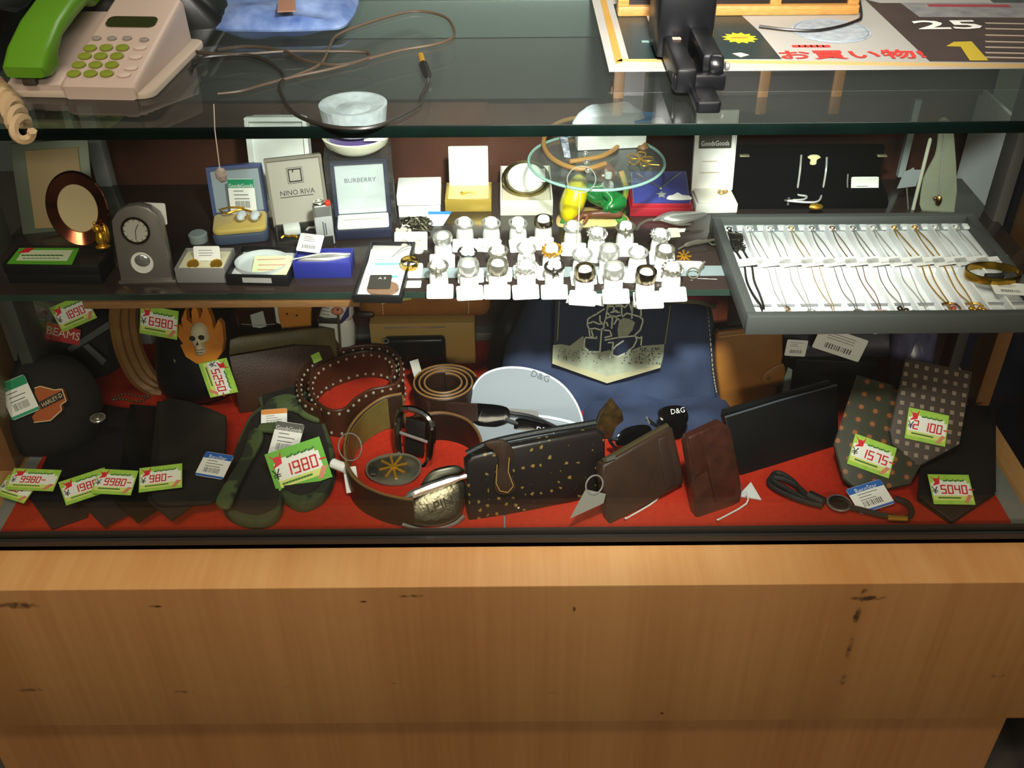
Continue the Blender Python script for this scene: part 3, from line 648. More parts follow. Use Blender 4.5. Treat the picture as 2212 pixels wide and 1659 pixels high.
nb.part('pad', G().box(-wd*.36, -wd*.05, d*.55, d*.9, .006, .016, .002), M('#dfe2dc', .5))
for k, (a, b) in enumerate(((-.018, .016), (.012, .03), (.02, .016))):
    solo('tie_pin', ['small gold chain tie pin in the front of the satin box', 'curved silver tie pin on the black lining of the satin box', 'short silver tie pin beside the lighter'][k], 'tie pin', frame(nb.fr.m @ V((a, b, .0085)), 20*k), G().tube([(-.009, 0, 0), (-.005, .002, .002), (0, -.001, .0025), (.005, .002, .002), (.009, 0, 0)], .0014, 6, k=4).sph((.009, 0, .001), .0022, 8, 6), GOLD if k == 0 else SILVER)
# lighter
f, wd = base((690, 533), (722, 529), SH, 4)
lt = T('lighter', 'silver gas lighter with a red button standing upright', 'lighter', f)
lt.part('body', G().prism(rrect(-.0105, .0105, 0, .050, .003), -.010, 0, .0025), M('#8f908c', .3, .6))
lt.part('sleeve', G().box(-.0098, .0098, .002, .036, 0, .0004), M('#b6b8b8', .35))
lt.part('lettering', G(0).stroke([[(-.001, .030), (-.001, .012)], [(.0015, .028), (.0015, .014)]], .0012, .0005), M('#55565a', .5))
lt.part('wheel_cap', G().torus((-.002, .052, -.005), .0065, .0012, 18, 6, 'y').box(-.0095, .004, .049, .053, -.009, -.001, .001), M('#c9c8b8', .2, 1.0))
lt.part('button', G().box(.004, .0105, .048, .0535, -.008, .0005, .0016), M('#d8301e', .4))
# clear acrylic case with a jewel box inside and a dish on top
f, wd = base((722, 520), (852, 512), SH)
d = .075
ac = T('acrylic_case', 'clear acrylic case standing behind the satin-lined jewel box', 'acrylic case', f.mv(0, .035, 0))
AC = glass((.95, .97, .96), 1.45, .015, (.9, .9, .9)); x = wd/2+.004; hh = .084
ac.part('panel', G().box(-x, x, 0, .002, 0, hh, .0005), AC)
ac.part('panel', G().box(-x, x, .045, .047, 0, hh, .0005), AC)
for s_ in (-x, x-.002): ac.part('panel', G().box(s_, s_+.002, .002, .045, 0, hh, .0005), AC)
ac.part('top', G().box(-x, x, 0, .047, hh, hh+.002, .0005), AC)
ds = T('white_dish', 'round cream dish with purple velvet cushion on the acrylic case', 'dish', frame(ac.fr.m @ V((0, .0245, hh+.0025))))
ds.part('dish', G().lathe([(.012, 0), (.026, .002), (.036, .009), (.040, .019), (.0385, .020), (.034, .011), (0, .005)], 36), M('#ecebcf', .4))
ds.part('cushion', G().lathe([(.034, .011), (.032, .016), (.02, .019), (0, .020)], 28), M('#4a2a78', .9, sheen=.6))
ds.part('label', G().box(.012, .034, -.026, -.012, .0205, .021), CARD)
ds.part('bowl', G(0).lathe([(.016, .021), (.029, .024), (.036, .033), (.039, .055), (.036, .055), (.02, .05), (0, .053)], 30), M('#f2f3f8', .3, col2='#d3d7e4', ns=120, bump=.6, bs=160))
bu = T('jewel_box', 'dark blue jewel box with pale satin lid and white cushion', 'jewel box', f)
bu.part('base', G().prism(rrect(-wd/2+.002, wd/2-.002, 0, .034, .002), 0, .012, .001), M('#2b2e46', .4))
bu.part('cushion', G().box(-wd/2+.005, wd/2-.005, .001, .033, .012, .017, .002), M('#eef0ee', .5))
bu.part('slot', G().box(-wd*.32, wd*.32, .0165, .0175, .0171, .0174), M('#b9a98a', .5))
lf, lid = lid_panel(bu, wd*.94, .066, 11, .032, .014, M('#2b2e46', .4), M('#d3d6da', .3, sheen=.4), .010, .0045)
bu.part('lettering', G(0).text('BURBERRY', .0075, 0, .042, -.0035, sx=1.05), M('#6a6a70', .5), lid, fr=lf)
# blue brooch box
f, wd = base((636, 602), (760, 600), SH)
h = f.up(636, 570); d = f.dep(650, 537, h)
bb1 = T('brooch_box', 'small deep blue open box holding a silver leaf brooch', 'box', f)
tray_box(bb1, wd, d, h, .002, M('#28318c', .5), 'box', M('#3b3ea0', .8, bump=.4, bs=120), h*.85)
lb_ = T('leaf_brooch', 'silver leaf brooch lying in the deep blue box', 'brooch', frame(bb1.fr.m @ V((0, d*.45, h*.9)), 8))
lb_.part('leaf', G().dome(sm2([(-.028, 0), (-.012, .006), (.008, .008), (.03, .001), (.01, -.006), (-.012, -.005)]), .004, 0, .001), SILVER)
lb_.part('vein', G().tube([(-.034, -.002, .002), (0, .001, .005), (.03, .001, .002)], .0009, 6, k=5), CHROME)
bar_tag('blank white tag lying over the back of the deep blue box', frame(bb1.fr.m @ V((-.014, d*.72, h+.012)), -14, 55), .028, .022)
# black box with white watch strap
f, wd = base((762, 651), (866, 653), SH+.0005)
f, wd = base((763, 654), (868, 656), SH)
h = .009; d = f.dep(775, 520, h)
wb_ = T('watch_box', 'open black box with white lining overhanging the shelf edge', 'box', f)
tray_box(wb_, wd, d, h, .003, BLK, 'box', M('#f2f2ee', .5), h*.6)
wt = T('bracelet', 'white strap bracelet with a brown booklet inside the black box', 'bracelet', frame(wb_.fr.m @ V((0, d*.4, h*.62))))
wt.part('strap', G().box(-.020, -.012, -.02, .055, 0, .004, .0015).box(-.014, .016, .034, .040, .001, .005, .0015), M('#f4f4f0', .4))
wt.part('ribbon', G().box(-.012, .018, .022, .025, .001, .002).box(-.012, .016, -.006, -.003, .001, .002), M('#7ccabf', .4))
wt.part('label', G().prism(rrect(-.014, .010, -.034, -.006, .002), .003, .0045), M('#3a3630', .6)); wt.part('lettering', G(0).text('A S', .006, 0, -.014, .0046), CARD)
wt.part('booklet', G().prism(ell(.002, -.03, .017, .014, 24), 0, .003), M('#8a6a52', .6))
wt.part('wire', G().tube([(.006, .03, .006), (.016, .045, .009), (.026, .052, .010)], .0006, 5), SILVER)
# row of small boxes at the back
f, wd = base((862, 470), (952, 468), SH)
wb2 = T('white_box', 'small white box with closed lid behind the tangled chain', 'box', f)
wb2.part('body', G().box(-wd/2, wd/2, 0, .045, 0, .016, .0008), WBOX); wb2.part('lid', G().box(-wd/2-.001, wd/2+.001, -.001, .046, .0165, .030, .0008).xf(Matrix.Rotation(RAD(3), 4, 'X')), WHITE)
f, wd = base((962, 458), (1062, 457), SH)
h = f.up(962, 432); gb = T('gold_box', 'small gold box with open white card lid', 'box', f)
tray_box(gb, wd, .05, h, .003, M('#c3a548', .35, .4), 'box', M('#e6d48c', .5), h*.85)
lf, lid = lid_panel(gb, wd*.86, .050, 10, .045, h*.8, M('#f2f0e4', .6), WHITE, .004, .001)
solo('gold_pin', 'small gold pin on the cushion of the gold box', 'pin', frame(gb.fr.m @ V((0, .02, h*.9)), 10), G().tube([(-.008, 0, 0), (0, .002, .002), (.008, 0, 0)], .0012, 6, k=4).sph((-.008, .002, .001), .002, 8, 6), GOLD)
f, wd = base((1081, 466), (1194, 465), SH)
h = f.up(1081, 434); d = f.dep(1085, 358, h)
bg = T('bracelet_box', 'open white cardboard box holding a round gold bangle', 'box', f)
tray_box(bg, wd, d, h, .002, M('#dcdccb', .6), 'box', M('#cfc5ae', .6), h*.6)
ban = T('bangle', 'round gold bangle with a white tag in the cardboard box', 'bangle', frame(bg.fr.m @ V((0, d*.52, h*.62+.012)), 0, 68))
ban.part('ring', G().torus((0, 0, 0), min(wd, d)*.43, .0028, 40, 8), M('#9a8a52', .25, 1.0)); ban.part('pad', G().lathe([(0, 0), (min(wd, d)*.36, 0), (min(wd, d)*.35, .004), (0, .006)], 32), M('#f2f2ee', .6))
ban.part('tag', G().box(.008, .024, -.012, .010, .0062, .0068), CARD)
# tangled chain and blue card
tch = []
random.seed(5)
cc = at(897, 492, SH)
for i in range(260):
    a = i*.42; r_ = .021*sqrt(random.random()); tch.append((r_*cos(a*1.7+random.random())*.95, r_*sin(a+random.random())*.75, .002+.012*max(0, 1-(r_/.021)**2)*random.random()))
solo('tangled_chain', 'heap of tangled dark silver chain in front of the white box', 'chain', cc, G().tube(tch, .0011, 5, k=2), M('#7d7968', .3, 1.0))
solo('spare_pearls', 'small cluster of pale beads beside the tangled chain', 'bead cluster', at(872, 507, SH), [g for g in [G()] if [g.sph((random.uniform(-.009, .009), random.uniform(-.006, .006), .003+random.uniform(0, .003)), .0026, 8, 6) for _ in range(16)]][0], M('#e0cdbb', .3), kind='stuff')
f = at(940, 488, SH, -6, 70)
bcard = T('blue_card', 'pale blue card with a bright blue edge beside the tangled chain', 'card', f)
bcard.part('card', G().prism(f.uvs([(916, 492), (957, 487), (975, 458), (925, 458)]), -.0006, 0), M('#cfe0ee', .6)); bcard.part('edge', G().prism(f.uvs([(925, 463), (973, 463), (976, 457), (925, 457)]), 0, .0003), M('#2f7fd8', .5))
# red box with star pendant
f, wd = base((1360, 468), (1496, 468), SH)
h = f.up(1360, 437); d = f.dep(1372, 388, h+.004)
rb = T('pendant_box', 'small red box with a blue cushion showing a star pendant', 'box', f)
rb.part('base', G().box(-wd/2, wd/2, 0, d, 0, h*.6, .001), M('#a3182a', .45)); rb.part('rim', G().box(-wd/2+.002, wd/2-.002, .002, d-.002, h*.55, h*.85, .0008), M('#b01c2e', .45))
cu = Fr(rb.fr.m @ V((0, .003, h*.85)), rb.fr.x, rb.fr.y+rb.fr.z*.32, rb.fr.z-rb.fr.y*.32)
rb.part('cushion', G().box(-wd/2+.004, wd/2-.004, 0, d, -.004, .002, .0015), M('#2c3388', .7, sheen=.4), fr=cu)
sn = T('star_necklace', 'fine silver chain with a small star pendant on the blue cushion', 'necklace', cu.mv(0, 0, .0025))
cpts = [(-.028, .052, 0), (-.018, .040, .001), (-.004, .027, .001), (0, .024, .001), (.004, .027, .001), (.016, .040, .001), (.027, .052, 0)]
sn.part('chain', G().tube(cpts, .0008, 5, k=4), CHROME); st = [((.0072 if i % 2 == 0 else .0032)*sin(i*pi/5), .011+(.0072 if i % 2 == 0 else .0032)*cos(i*pi/5)) for i in range(10)]
sn.part('star', G(20).prism(st, 0, .002, .0004), CHROME); sn.part('bail', G().sph((0, .022, .001), .0022, 8, 6), CHROME)
solo('blank_tag', 'white cloud-shaped tag at the front of the blue cushion', 'tag', cu.mv(.020, .003, .003), G().prism(sm2([(-.012, 0), (.014, 0), (.014, .006), (.005, .008), (0, .012), (-.006, .008), (-.012, .006)]), 0, .0006), CARD)
# tall white card box
f, wd = base((1502, 462), (1592, 460), SH)
cbx = T('earring_box', 'tall white open box with a dark shop label inside its lid', 'box', f)
cbx.part('base', G().box(-wd/2, wd/2, 0, .042, 0, .012, .001), WBOX); cbx.part('cushion', G().box(-wd/2+.002, wd/2-.002, .002, .04, .012, .016, .002), M('#f3efe2', .6))
lf, lid = lid_panel(cbx, wd*1.0, .098, 9, .035, .014, WBOX, WHITE, .006, .0012)
cbx.part('label', G().box(-.020, .020, .052, .068, -.0021, -.0017), M('#3c382e', .5), lid, fr=lf); cbx.part('lettering', G(0).text('GoodsGoods', .0085, 0, .058, -.0016, sx=.75), CARD, lid, fr=lf)
cbx.part('print', G(0).stroke([[(-.014, .036), (.004, .036)], [(-.016, .022), (.008, .022)]], .0012, -.0021), M('#c9b9a0', .6), lid, fr=lf)
solo('gold_earring', 'tiny gold earring on the white cushion of the tall box', 'earring', frame(cbx.fr.m @ V((.008, .018, .018))), G().torus((0, 0, .002), .004, .0009, 18, 6).sph((.006, .001, .002), .002, 8, 6), GOLD)
# black velvet necklace display
f, wd = base((1592, 452), (1918, 450), SH)
vd = T('velvet_display', 'long black velvet necklace display with raised back', 'display stand', f)
BV = M('#060607', .95, spec=.08)
vd.part('pad', G().side([(0, 0), (0, .008), (.012, .016), (.05, .02), (.06, .02), (.06, 0)], -wd/2, wd/2, .002), BV)
vd.part('back', G().side([(.048, .0), (.050, .058), (.056, .060), (.062, .0)], -wd/2, wd/2, .002), BV)
nk = T('cross_necklace', 'silver chain with a small cross laid over the black velvet', 'necklace', f.mv(0, .0, 0))
def vpt(px, py, y):
    p = f.inv @ onP(px, py, f.o+f.y*.046, f.y)
    if p.z > .0225: return (p.x, p.y, p.z)
    q_ = f.uv(px, py, .0215); return (q_[0], q_[1], .0215) if q_[1] > .03 else (lambda z_: (f.uv(px, py, z_)[0], f.uv(px, py, z_)[1], z_))(.0195 if q_[1] > .012 else .014)
nk.part('chain', G().tube([vpt(1731, 335, .046), vpt(1728, 370, .044), vpt(1722, 415, .030), vpt(1724, 421, .026), vpt(1742, 424, .022), vpt(1735, 431, .018), vpt(1700, 433, .016), vpt(1745, 437, .012), vpt(1768, 434, .012), vpt(1776, 415, .028), vpt(1784, 370, .044), vpt(1786, 340, .046)], .0013, 6, k=5), M('#dcdcd6', .4, .4))
cq = vpt(1703, 433, .0105); nk.part('cross', G().box(cq[0]-.005, cq[0]+.005, cq[1]-.001, cq[1]+.001, cq[2]-.0008, cq[2]+.0012).box(cq[0]-.0012, cq[0]+.0012, cq[1]-.0012, cq[1]+.001, cq[2]-.006, cq[2]+.004), CHROME)
q = vpt(1757, 346, .044)
solo('lamp_glint', 'pale yellow lamp reflection shaped high on the black velvet', 'pendant', frame(f.m @ V(q), 0, 0), G().prism(sm2([(-.008, .004), (-.004, .007), (.004, .007), (.008, .004), (.004, .001), (.0035, -.005), (-.0035, -.005), (-.004, .001)]), -.001, .002, .0006), M('#efe9b0', .4))  # a lamp's yellow reflection, built as a small pale solid
solo('gold_spot_ring', 'small oval gold brooch at the front edge of the velvet', 'brooch', frame(f.m @ V(vpt(1762, 447, .0)) , 0, 40), G().lathe([(0, 0), (.008, 0), (.0085, .0015), (.006, .003), (0, .0035)], 22).xf(Matrix.Diagonal((1, .45, 1, 1))), GOLD)
bar_tag('white tag with scalloped top lying on the black velvet', frame(f.m @ V(vpt(1868, 412, .015)), 0, 30), .034, .034, '#d8d8d2', word='GoodsGoods')
solo('silver_earring', 'thin silver drop earring hanging beside the white tag', 'earring', frame(f.m @ V(vpt(1830, 400, .03)), 0, 10), G().tube([(-.001, .014, 0), (0, 0, .001), (.003, -.012, .001)], .0009, 6, k=4).sph((.004, -.014, .001), .0022, 8, 6), SILVER)
for px, nm in ((1608, 'left'), (1905, 'right')): solo('clip', 'tiny brass clip at the top %s end of the velvet back' % nm, 'clip', frame(f.m @ V(vpt(px, 336, .052)), 0, 0), G().box(-.006, .006, -.001, .001, -.003, .003, .0005), M('#e2dcb4', .3, .8))
# small tag on a pin, rod, acrylic bust
tp = frame(onZ(1962, 452, SH), 0, 0)
tpt = T('tag_holder', 'grey tag on a thin wire pin behind the tray', 'tag holder', tp)
tpt.part('pin', G().tube([(0, 0, 0), (-.008, .028, 0)], .0008, 6), SILVER); tpt.part('card', G().prism([(-.020, .028), (.002, .031), (.004, .052), (-.004, .052), (-.006, .055), (-.010, .052), (-.016, .050)], 0, .0008), M('#8e9696', .5))
solo('acrylic_rod', 'clear upright rod behind the jewellery tray', 'rod', at(1972, 452, SH), G().lathe([(.0022, 0), (.0022, .09), (.001, .092)], 10), M('#b9bda8', .2))
bf_ = frame(onZ(2030, 458, SH), -10, 6)
nbst = T('necklace_bust', 'clear acrylic bust wearing a silver chain by the end panel', 'necklace stand', bf_)
nbst.part('bust', G().prism(sm2(bf_.uvs([(1992, 458), (2062, 458), (2062, 300), (2050, 260), (2030, 258), (2026, 300), (2020, 335), (2002, 370), (1992, 400)]), True, 3), -.004, 0, .001), glass((.80, .84, .72), 1.45, .25, (.75, .8, .62)))
nbst.part('chain', G().tube([(*bf_.uv(a, b), .0015) for a, b in ((2040, 285), (2036, 330), (2034, 370), (2028, 420))], .0013, 6, k=4), SILVER)
cq = bf_.uv(2027, 432); nbst.part('charm', G().sph((cq[0], cq[1], .002), (.004, .007, .003), 10, 6).sph((cq[0]-.005, cq[1]+.003, .003), .0025, 8, 6), M('#a88a5a', .25, 1.0))
# ---------------------------------------------------------------- figurine carrying a round glass plate
ff = frame(onZ(1280, 486, SH), 4)
fg = T('figurine', 'painted resin figurine in green clothes with a yellow hat on a sandy base', 'figurine', ff)
fg.part('plinth', G().dome(sm2([(-.042, .002), (-.02, -.004), (.01, -.006), (.04, -.003), (.046, .012), (.036, .036), (0, .044), (-.034, .036)]), .009, 0, 0, nz=.003, ns=60, seed=2), M('#d6b878', .6, col2='#c4a05c', ns=40))
for gx, gy in ((-.032, .004), (-.030, .026), (.034, .0), (.036, .02)): fg.part('grass', G(60).dome(sm2([(gx-.007, gy), (gx, gy-.005), (gx+.008, gy), (gx, gy+.006)]), .006, .004, .004, nz=.003, ns=200), M('#3f7d30', .5))
def skin(pts, edges, rad, name):
    me = bpy.data.meshes.new(name); me.from_pydata(pts, edges, []); ob = bpy.data.objects.new(name, me); COL.objects.link(ob)
    md = ob.modifiers.new('s', 'SKIN'); 
    for i, v in enumerate(me.skin_vertices[0].data): v.radius = (rad[i], rad[i]); v.use_root = (i == 0)
    sd = ob.modifiers.new('d', 'SUBSURF'); sd.levels = 2; sd.render_levels = 2
    dg = bpy.context.evaluated_depsgraph_get(); ev = ob.evaluated_get(dg); m2 = ev.to_mesh()
    g = G(180); g.add([v.co.copy() for v in m2.vertices], [tuple(p.vertices) for p in m2.polygons]); ev.to_mesh_clear(); bpy.data.objects.remove(ob); return g
# crouching body: pelvis, waist, chest, neck, shoulders, arms, folded legs
P = [(.026, .022, .020), (.012, .022, .026), (-.004, .020, .034), (-.002, .018, .046), (-.014, .016, .040), (.012, .012, .042), (.024, .004, .030), (.012, -.004, .017), (.034, .004, .026), (.016, .000, .022), (.034, .002, .012), (-.026, .012, .024), (-.018, .002, .014)]
E = [(0, 1), (1, 2), (2, 3), (2, 4), (2, 5), (5, 6), (6, 7), (0, 8), (8, 9), (9, 10), (4, 11), (11, 12)]
fg.part('body', skin(P, E, [.013, .013, .013, .006, .008, .008, .006, .0045, .010, .008, .006, .006, .0045], 'b'), M('#1d7a38', .2, coat=.6))
hand = G(180)
for i in range(4): hand.tube([(-.010-.002*i, .000-.0015*i, .015), (-.018-.0012*i, -.006+.002*i, .012), (-.023-.0005*i, -.008+.0028*i, .010)], .0019, 6, k=3)
hand.tube([(-.006, -.002, .015), (-.010, -.010, .012), (-.013, -.012, .010)], .002, 6, k=3).sph((-.009, -.001, .015), (.007, .005, .0032))
hand.tube([(.034, .0, .013), (.015, -.002, .016), (-.006, -.001, .015)], [.0052, .005, .0045, .004], 8, k=4)
fg.part('forearm', hand, M('#7a4a34', .35))
fg.part('head', G(180).sph((.016, .020, .056), (.012, .012, .014)).sph((.016, .0075, .055), (.0025, .003, .003)).sph((.004, .02, .056), (.002, .003, .004)).sph((.028, .02, .056), (.002, .003, .004)), M('#6a3c28', .4))
fg.part('beard', G(180).sph((.017, .009, .046), (.008, .004, .007)), M('#cfcfc8', .6))
fg.part('eye', G().sph((.0115, .0092, .059), (.0018, .0012, .0015), 8, 6), WHITE); fg.part('eye', G().sph((.0205, .0092, .059), (.0018, .0012, .0015), 8, 6), WHITE)
fg.part('hat', G(180).dome(sm2([(-.036, -.006), (-.026, -.010), (-.012, .004), (-.004, .026), (-.006, .040), (-.016, .046), (-.028, .036), (-.038, .014)]), .016, 0, .012).xf(Matrix.Translation((0, .004, .014)) @ Matrix.Rotation(RAD(62), 4, 'X')), M('#e6d40e', .3, coat=.4))
fg.part('scarf', G().tube([(.034, .018, .060), (.040, .012, .040), (.038, .010, .024)], .0035, 8, k=5), M('#c9901e', .4, col2='#2f7a3a', ns=80))
# plate
pz = SH+.075
pc = onZ(1288, 352, pz); pr = (onZ(1435, 352, pz)-onZ(1142, 352, pz)).length/2
pl = T('glass_plate', 'round clear glass plate resting on the figurine', 'plate', frame(pc))
pl.part('disc', G().lathe([(0, 0), (pr-.002, 0), (pr, .0012), (pr, .004), (pr-.002, .005), (0, .005)], 64), glass((.93, .96, .945), 1.45, .03, (.7, .8, .76)))
pl.part('edge', G().torus((0, 0, .0025), pr, .0017, 72, 6), M('#8fb8ac', .2))
pl.part('support', G().lathe([(.004, -.006), (.004, 0)], 10).xf(Matrix.Translation((.012, -.028, 0))), M('#cfd6d2', .2))
pp = frame(pc + V((0, 0, .0052)))
cho = T('leather_choker', 'tan leather cord choker curled on the glass plate', 'choker', pp)
cho.part('cord', G().tube([(*pp.uv(a, b), .0028) for a, b in ((1307, 358), (1275, 368), (1240, 368), (1205, 355), (1182, 335), (1174, 312), (1185, 285), (1215, 266), (1260, 258), (1310, 262), (1342, 278), (1345, 300), (1330, 325), (1300, 342), (1265, 349), (1230, 354))], .0028, 8, k=5), M('#96703c', .45))
bd = T('bead_earring', 'silver hoop earring with three silver beads hanging over the plate edge', 'earring', pp)
for a, b in ((1264, 340), (1267, 358), (1270, 375)): bd.part('bead', G().sph((*pp.uv(a, b), .004), .0036, 12, 8), CHROME)
hz = pp.inv @ onY(1256, 388, (pp.m @ V((0, -pr-.004, 0))).y)
bd.part('hoop', G().torus((hz.x, hz.y, hz.z), .0155, .0006, 40, 6, 'y'), M('#e0ddd0', .3, .6))
bd.part('wire', G().tube([(hz.x-.001, hz.y, hz.z-.0155), (hz.x-.002, hz.y-.002, -.062)], .0006, 5), M('#e8e4d6', .4))
flw = T('wire_flower_brooch', 'gold wire flower brooch lying on the glass plate', 'brooch', pp)
fc = pp.uv(1383, 345)
g = G()
for k in range(5):
    a0_ = 2*pi*k/5; g.tube([(fc[0]+r_*cos(a0_+da)*1.1, fc[1]+r_*sin(a0_+da)*1.5, .001) for r_, da in ((.001, 0), (.008, -.5), (.013, -.25), (.0135, .25), (.008, .5))], .0006, 5, closed=True, k=4)
flw.part('petals', g, GOLD); flw.part('stem', G().tube([(fc[0], fc[1], .001), (fc[0]+.008, fc[1]-.014, .001), (fc[0]+.020, fc[1]-.018, .001)], .0006, 5, k=4), GOLD)
fl2 = frame(onP(1314, 326, pp.o, pp.z), 6)
den = T('display_cube', 'pale display block wrapped with a denim strip on the glass plate', 'display block', fl2)
den.part('block', G().box(-.036, .046, .004, .030, 0, .030, .0015), M('#cfd3cc', .6, col2='#bfc3bb', ns=60))
den.part('crushed_film', G(0).dome(ell(.003, .017, .044, .016, 22), .022, .030, nz=.004, ns=60, seed=7, pw=.6), M('#eef1fb', .2, bump=.3, bs=120))
den.part('denim_strip', G().prism(fl2.uvs([(1218, 340), (1232, 342), (1226, 300), (1208, 296)]), 0, .004, .0005), M('#2c3a56', .8, col2='#c9cdd6', ns=140))
den.part('blue_flap', G().prism([(.030, .004), (.050, .006), (.060, .03), (.040, .034)], .031, .033), M('#2f8fe0', .4)); den.part('white_flap', G().box(.046, .072, .004, .04, .02, .022), WHITE)
solo('resin_flower', 'small brown dried flower at the right of the glass plate', 'flower', frame(pp.pt(1388, 318)), G().dome(sm2([(-.008, 0), (0, -.008), (.008, 0), (0, .008)]), .006, 0, .0, nz=.004, ns=200), M('#6a4a24', .6))
# ---------------------------------------------------------------- rings on white stands
STW = M('#f1f1ee', .5)
stand_me = G(60).lathe([(.0100, 0), (.0104, .003), (.0100, .012), (.0088, .018), (.0074, .022), (.0070, .0285), (.0055, .0305), (.002, .031)], 20).mesh('ring_stand'); stand_me.materials.append(STW)
OLDS = M('#9d9888', .3, .75); DKS = M('#4b4740', .3, .8)
def ring_geo(kind):
    g = G(50)
    if kind == 'plain': g.torus((0, 0, 0), .0086, .0013, 28, 8)
    elif kind == 'band': g.lathe([(.0080, -.003), (.0092, -.003), (.0096, 0), (.0092, .003), (.0080, .003), (.0080, -.003)], 28, cap=False)
    elif kind == 'wide': g.lathe([(.0082, -.005), (.0094, -.005), (.0100, -.002), (.0100, .002), (.0094, .005), (.0082, .005), (.0082, -.005)], 28, cap=False)
    elif kind == 'braid':
        for s_ in (0, 1): g.tube([((.0088+.0009*cos(6*t+s_*pi))*cos(t), (.0088+.0009*cos(6*t+s_*pi))*sin(t), .0018*sin(6*t+s_*pi)) for t in [2*pi*i/60 for i in range(60)]], .0010, 6, closed=True)
    elif kind == 'stone': g.torus((0, 0, 0), .0086, .0012, 28, 8)
    elif kind == 'flower': g.torus((0, 0, 0), .0086, .0015, 28, 8)
    g.xf(Matrix.Scale(1.16, 4)); return g
RK = ['plain', 'band', 'wide', 'braid', 'stone', 'flower']
ring_me = {k: ring_geo(k).mesh('band') for k in RK}
tag_me = G().prism(rrect(-.0142, .0142, -.0086, .0086, .002), 0, .0006).mesh('tag'); tag_me.materials.append(CARD)
ink_me = G(0).stroke([[(-.008+k*.0018, -.004), (-.008+k*.0018, -.0015)] for k in range(9)], .0006, .0007, .0001).mesh('print'); ink_me.materials.append(M('#8a8a86', .8))
thr_me = G().tube([(0, -.0095, .027), (.003, -.013, .016), (0, -.0165, .0055)], .0003, 4, k=3).mesh('thread'); thr_me.materials.append(M('#d8d6cc', .7))
stone_me = G(30).lathe([(.0, 0), (.003, 0), (.0042, .002), (.003, .0036), (0, .004)], 10).mesh('stone')
petal_me = G(0).dome(sm2([((.006 if i % 2 else .0035)*cos(i*pi/5), (.006 if i % 2 else .0035)*sin(i*pi/5)) for i in range(10)]), .003, 0, .001).mesh('ornament')
ROWS = {'back': [(1003, 478, 'plain', 's'), (1061, 478, 'plain', 's'), (1119, 478, 'stone', 's'), (1174, 474, 'band', 'd'), (1238, 486, 'plain', 's'), (1290, 500, 'braid', 's'), (1352, 487, 'flower', 'o'), (1427, 503, 'braid', 's')],
        'middle': [(956, 510, 'band', 's'), (1010, 541, 'stone', 'k'), (1076, 538, 'plain', 'o'), (1137, 532, 'stone', 's'), (1192, 536, 'braid', 'g'), (1258, 545, 'flower', 's'), (1316, 541, 'wide', 's'), (1379, 541, 'plain', 's'), (1437, 538, 'band', 'o')],
        'front': [(946, 570, 'flower', 'o'), (1012, 573, 'wide', 's'), (1075, 571, 'wide', 'o'), (1137, 571, 'braid', 's'), (1198, 571, 'flower', 'k'), (1264, 584, 'wide', 'd'), (1327, 580, 'wide', 's'), (1396, 590, 'wide', 'd'), (1453, 576, 'braid', 'o')]}
RM = {'s': SILVER, 'd': M('#8a7f66', .2, 1.0), 'o': OLDS, 'k': DKS, 'g': GOLD}
RN = {'plain': 'thin plain', 'band': 'smooth band', 'wide': 'wide heavy', 'braid': 'braided', 'stone': 'stone-set', 'flower': 'flower-topped'}
CN = {'s': 'silver', 'd': 'brown-toned', 'o': 'old silver', 'k': 'blackened', 'g': 'gold'}
BMC = {}
def me_of(me, key, mat):
    if (key, mat.name) not in BMC:
        c_ = me.copy(); c_.materials.clear(); c_.materials.append(mat); BMC[(key, mat.name)] = c_
    return BMC[(key, mat.name)]
for row, items in ROWS.items():
    for i, (px, py, kind, tone) in enumerate(items):
        p = onZ(px, py, SH+.027); p.z = SH+.0003
        so = bpy.data.objects.new('ring_stand', stand_me); COL.objects.link(so); so.location = p; so.rotation_euler = (0, 0, random.uniform(-.2, .2))
        tagp(so, 'white ring stand, %s from the left in the %s row' % (ORD[i], row), 'ring stand', 'white ring stands')
        rt = T('finger_ring', '%s %s ring on the %s stand of the %s row' % (RN[kind], CN[tone], ORD[i], row), 'ring', frame(p, random.uniform(-8, 8)), 'rings on white stands')
        mm = RM[tone]; b_ = rt.share('band', me_of(ring_me[kind], kind, mm), (0, 0, .0245), rot=(RAD(6), random.uniform(-.12, .12), 0))
        if kind == 'stone': rt.share('stone', me_of(stone_me, 'st', M('#3a4a50', .1) if tone == 'k' else M('#e6e8ea', .08)), (0, -.0104, .0225), rot=(RAD(75), 0, 0))
        if kind == 'flower': rt.share('ornament', me_of(petal_me, 'fl', mm), (0, -.0102, .0225), rot=(RAD(60), 0, 0))
        big = {'back': .0125, 'middle': .0125, 'front': .0165}[row]
        yy = -.0215 if row == 'front' else -.0185
        c_ = rt.share('tag', tag_me, (random.uniform(-.002, .002), yy, .0050), rot=(RAD(34), 0, random.uniform(-.06, .06)))
        rt.share('print', ink_me, (0, 0, 0), parent=c_)
        rt.share('thread', thr_me, (0, 0, 0))
sA, sB = onZ(868, 601, SH), onZ(1565, 574, SH)
solo('clear_strip', 'pale clear plastic strip lying along the shelf under the ring display', 'plastic strip', WORLD, G().box(sA.x, sB.x, sA.y, sB.y, SH+.00003, SH+.00025), M('#8b9a9c', .15))
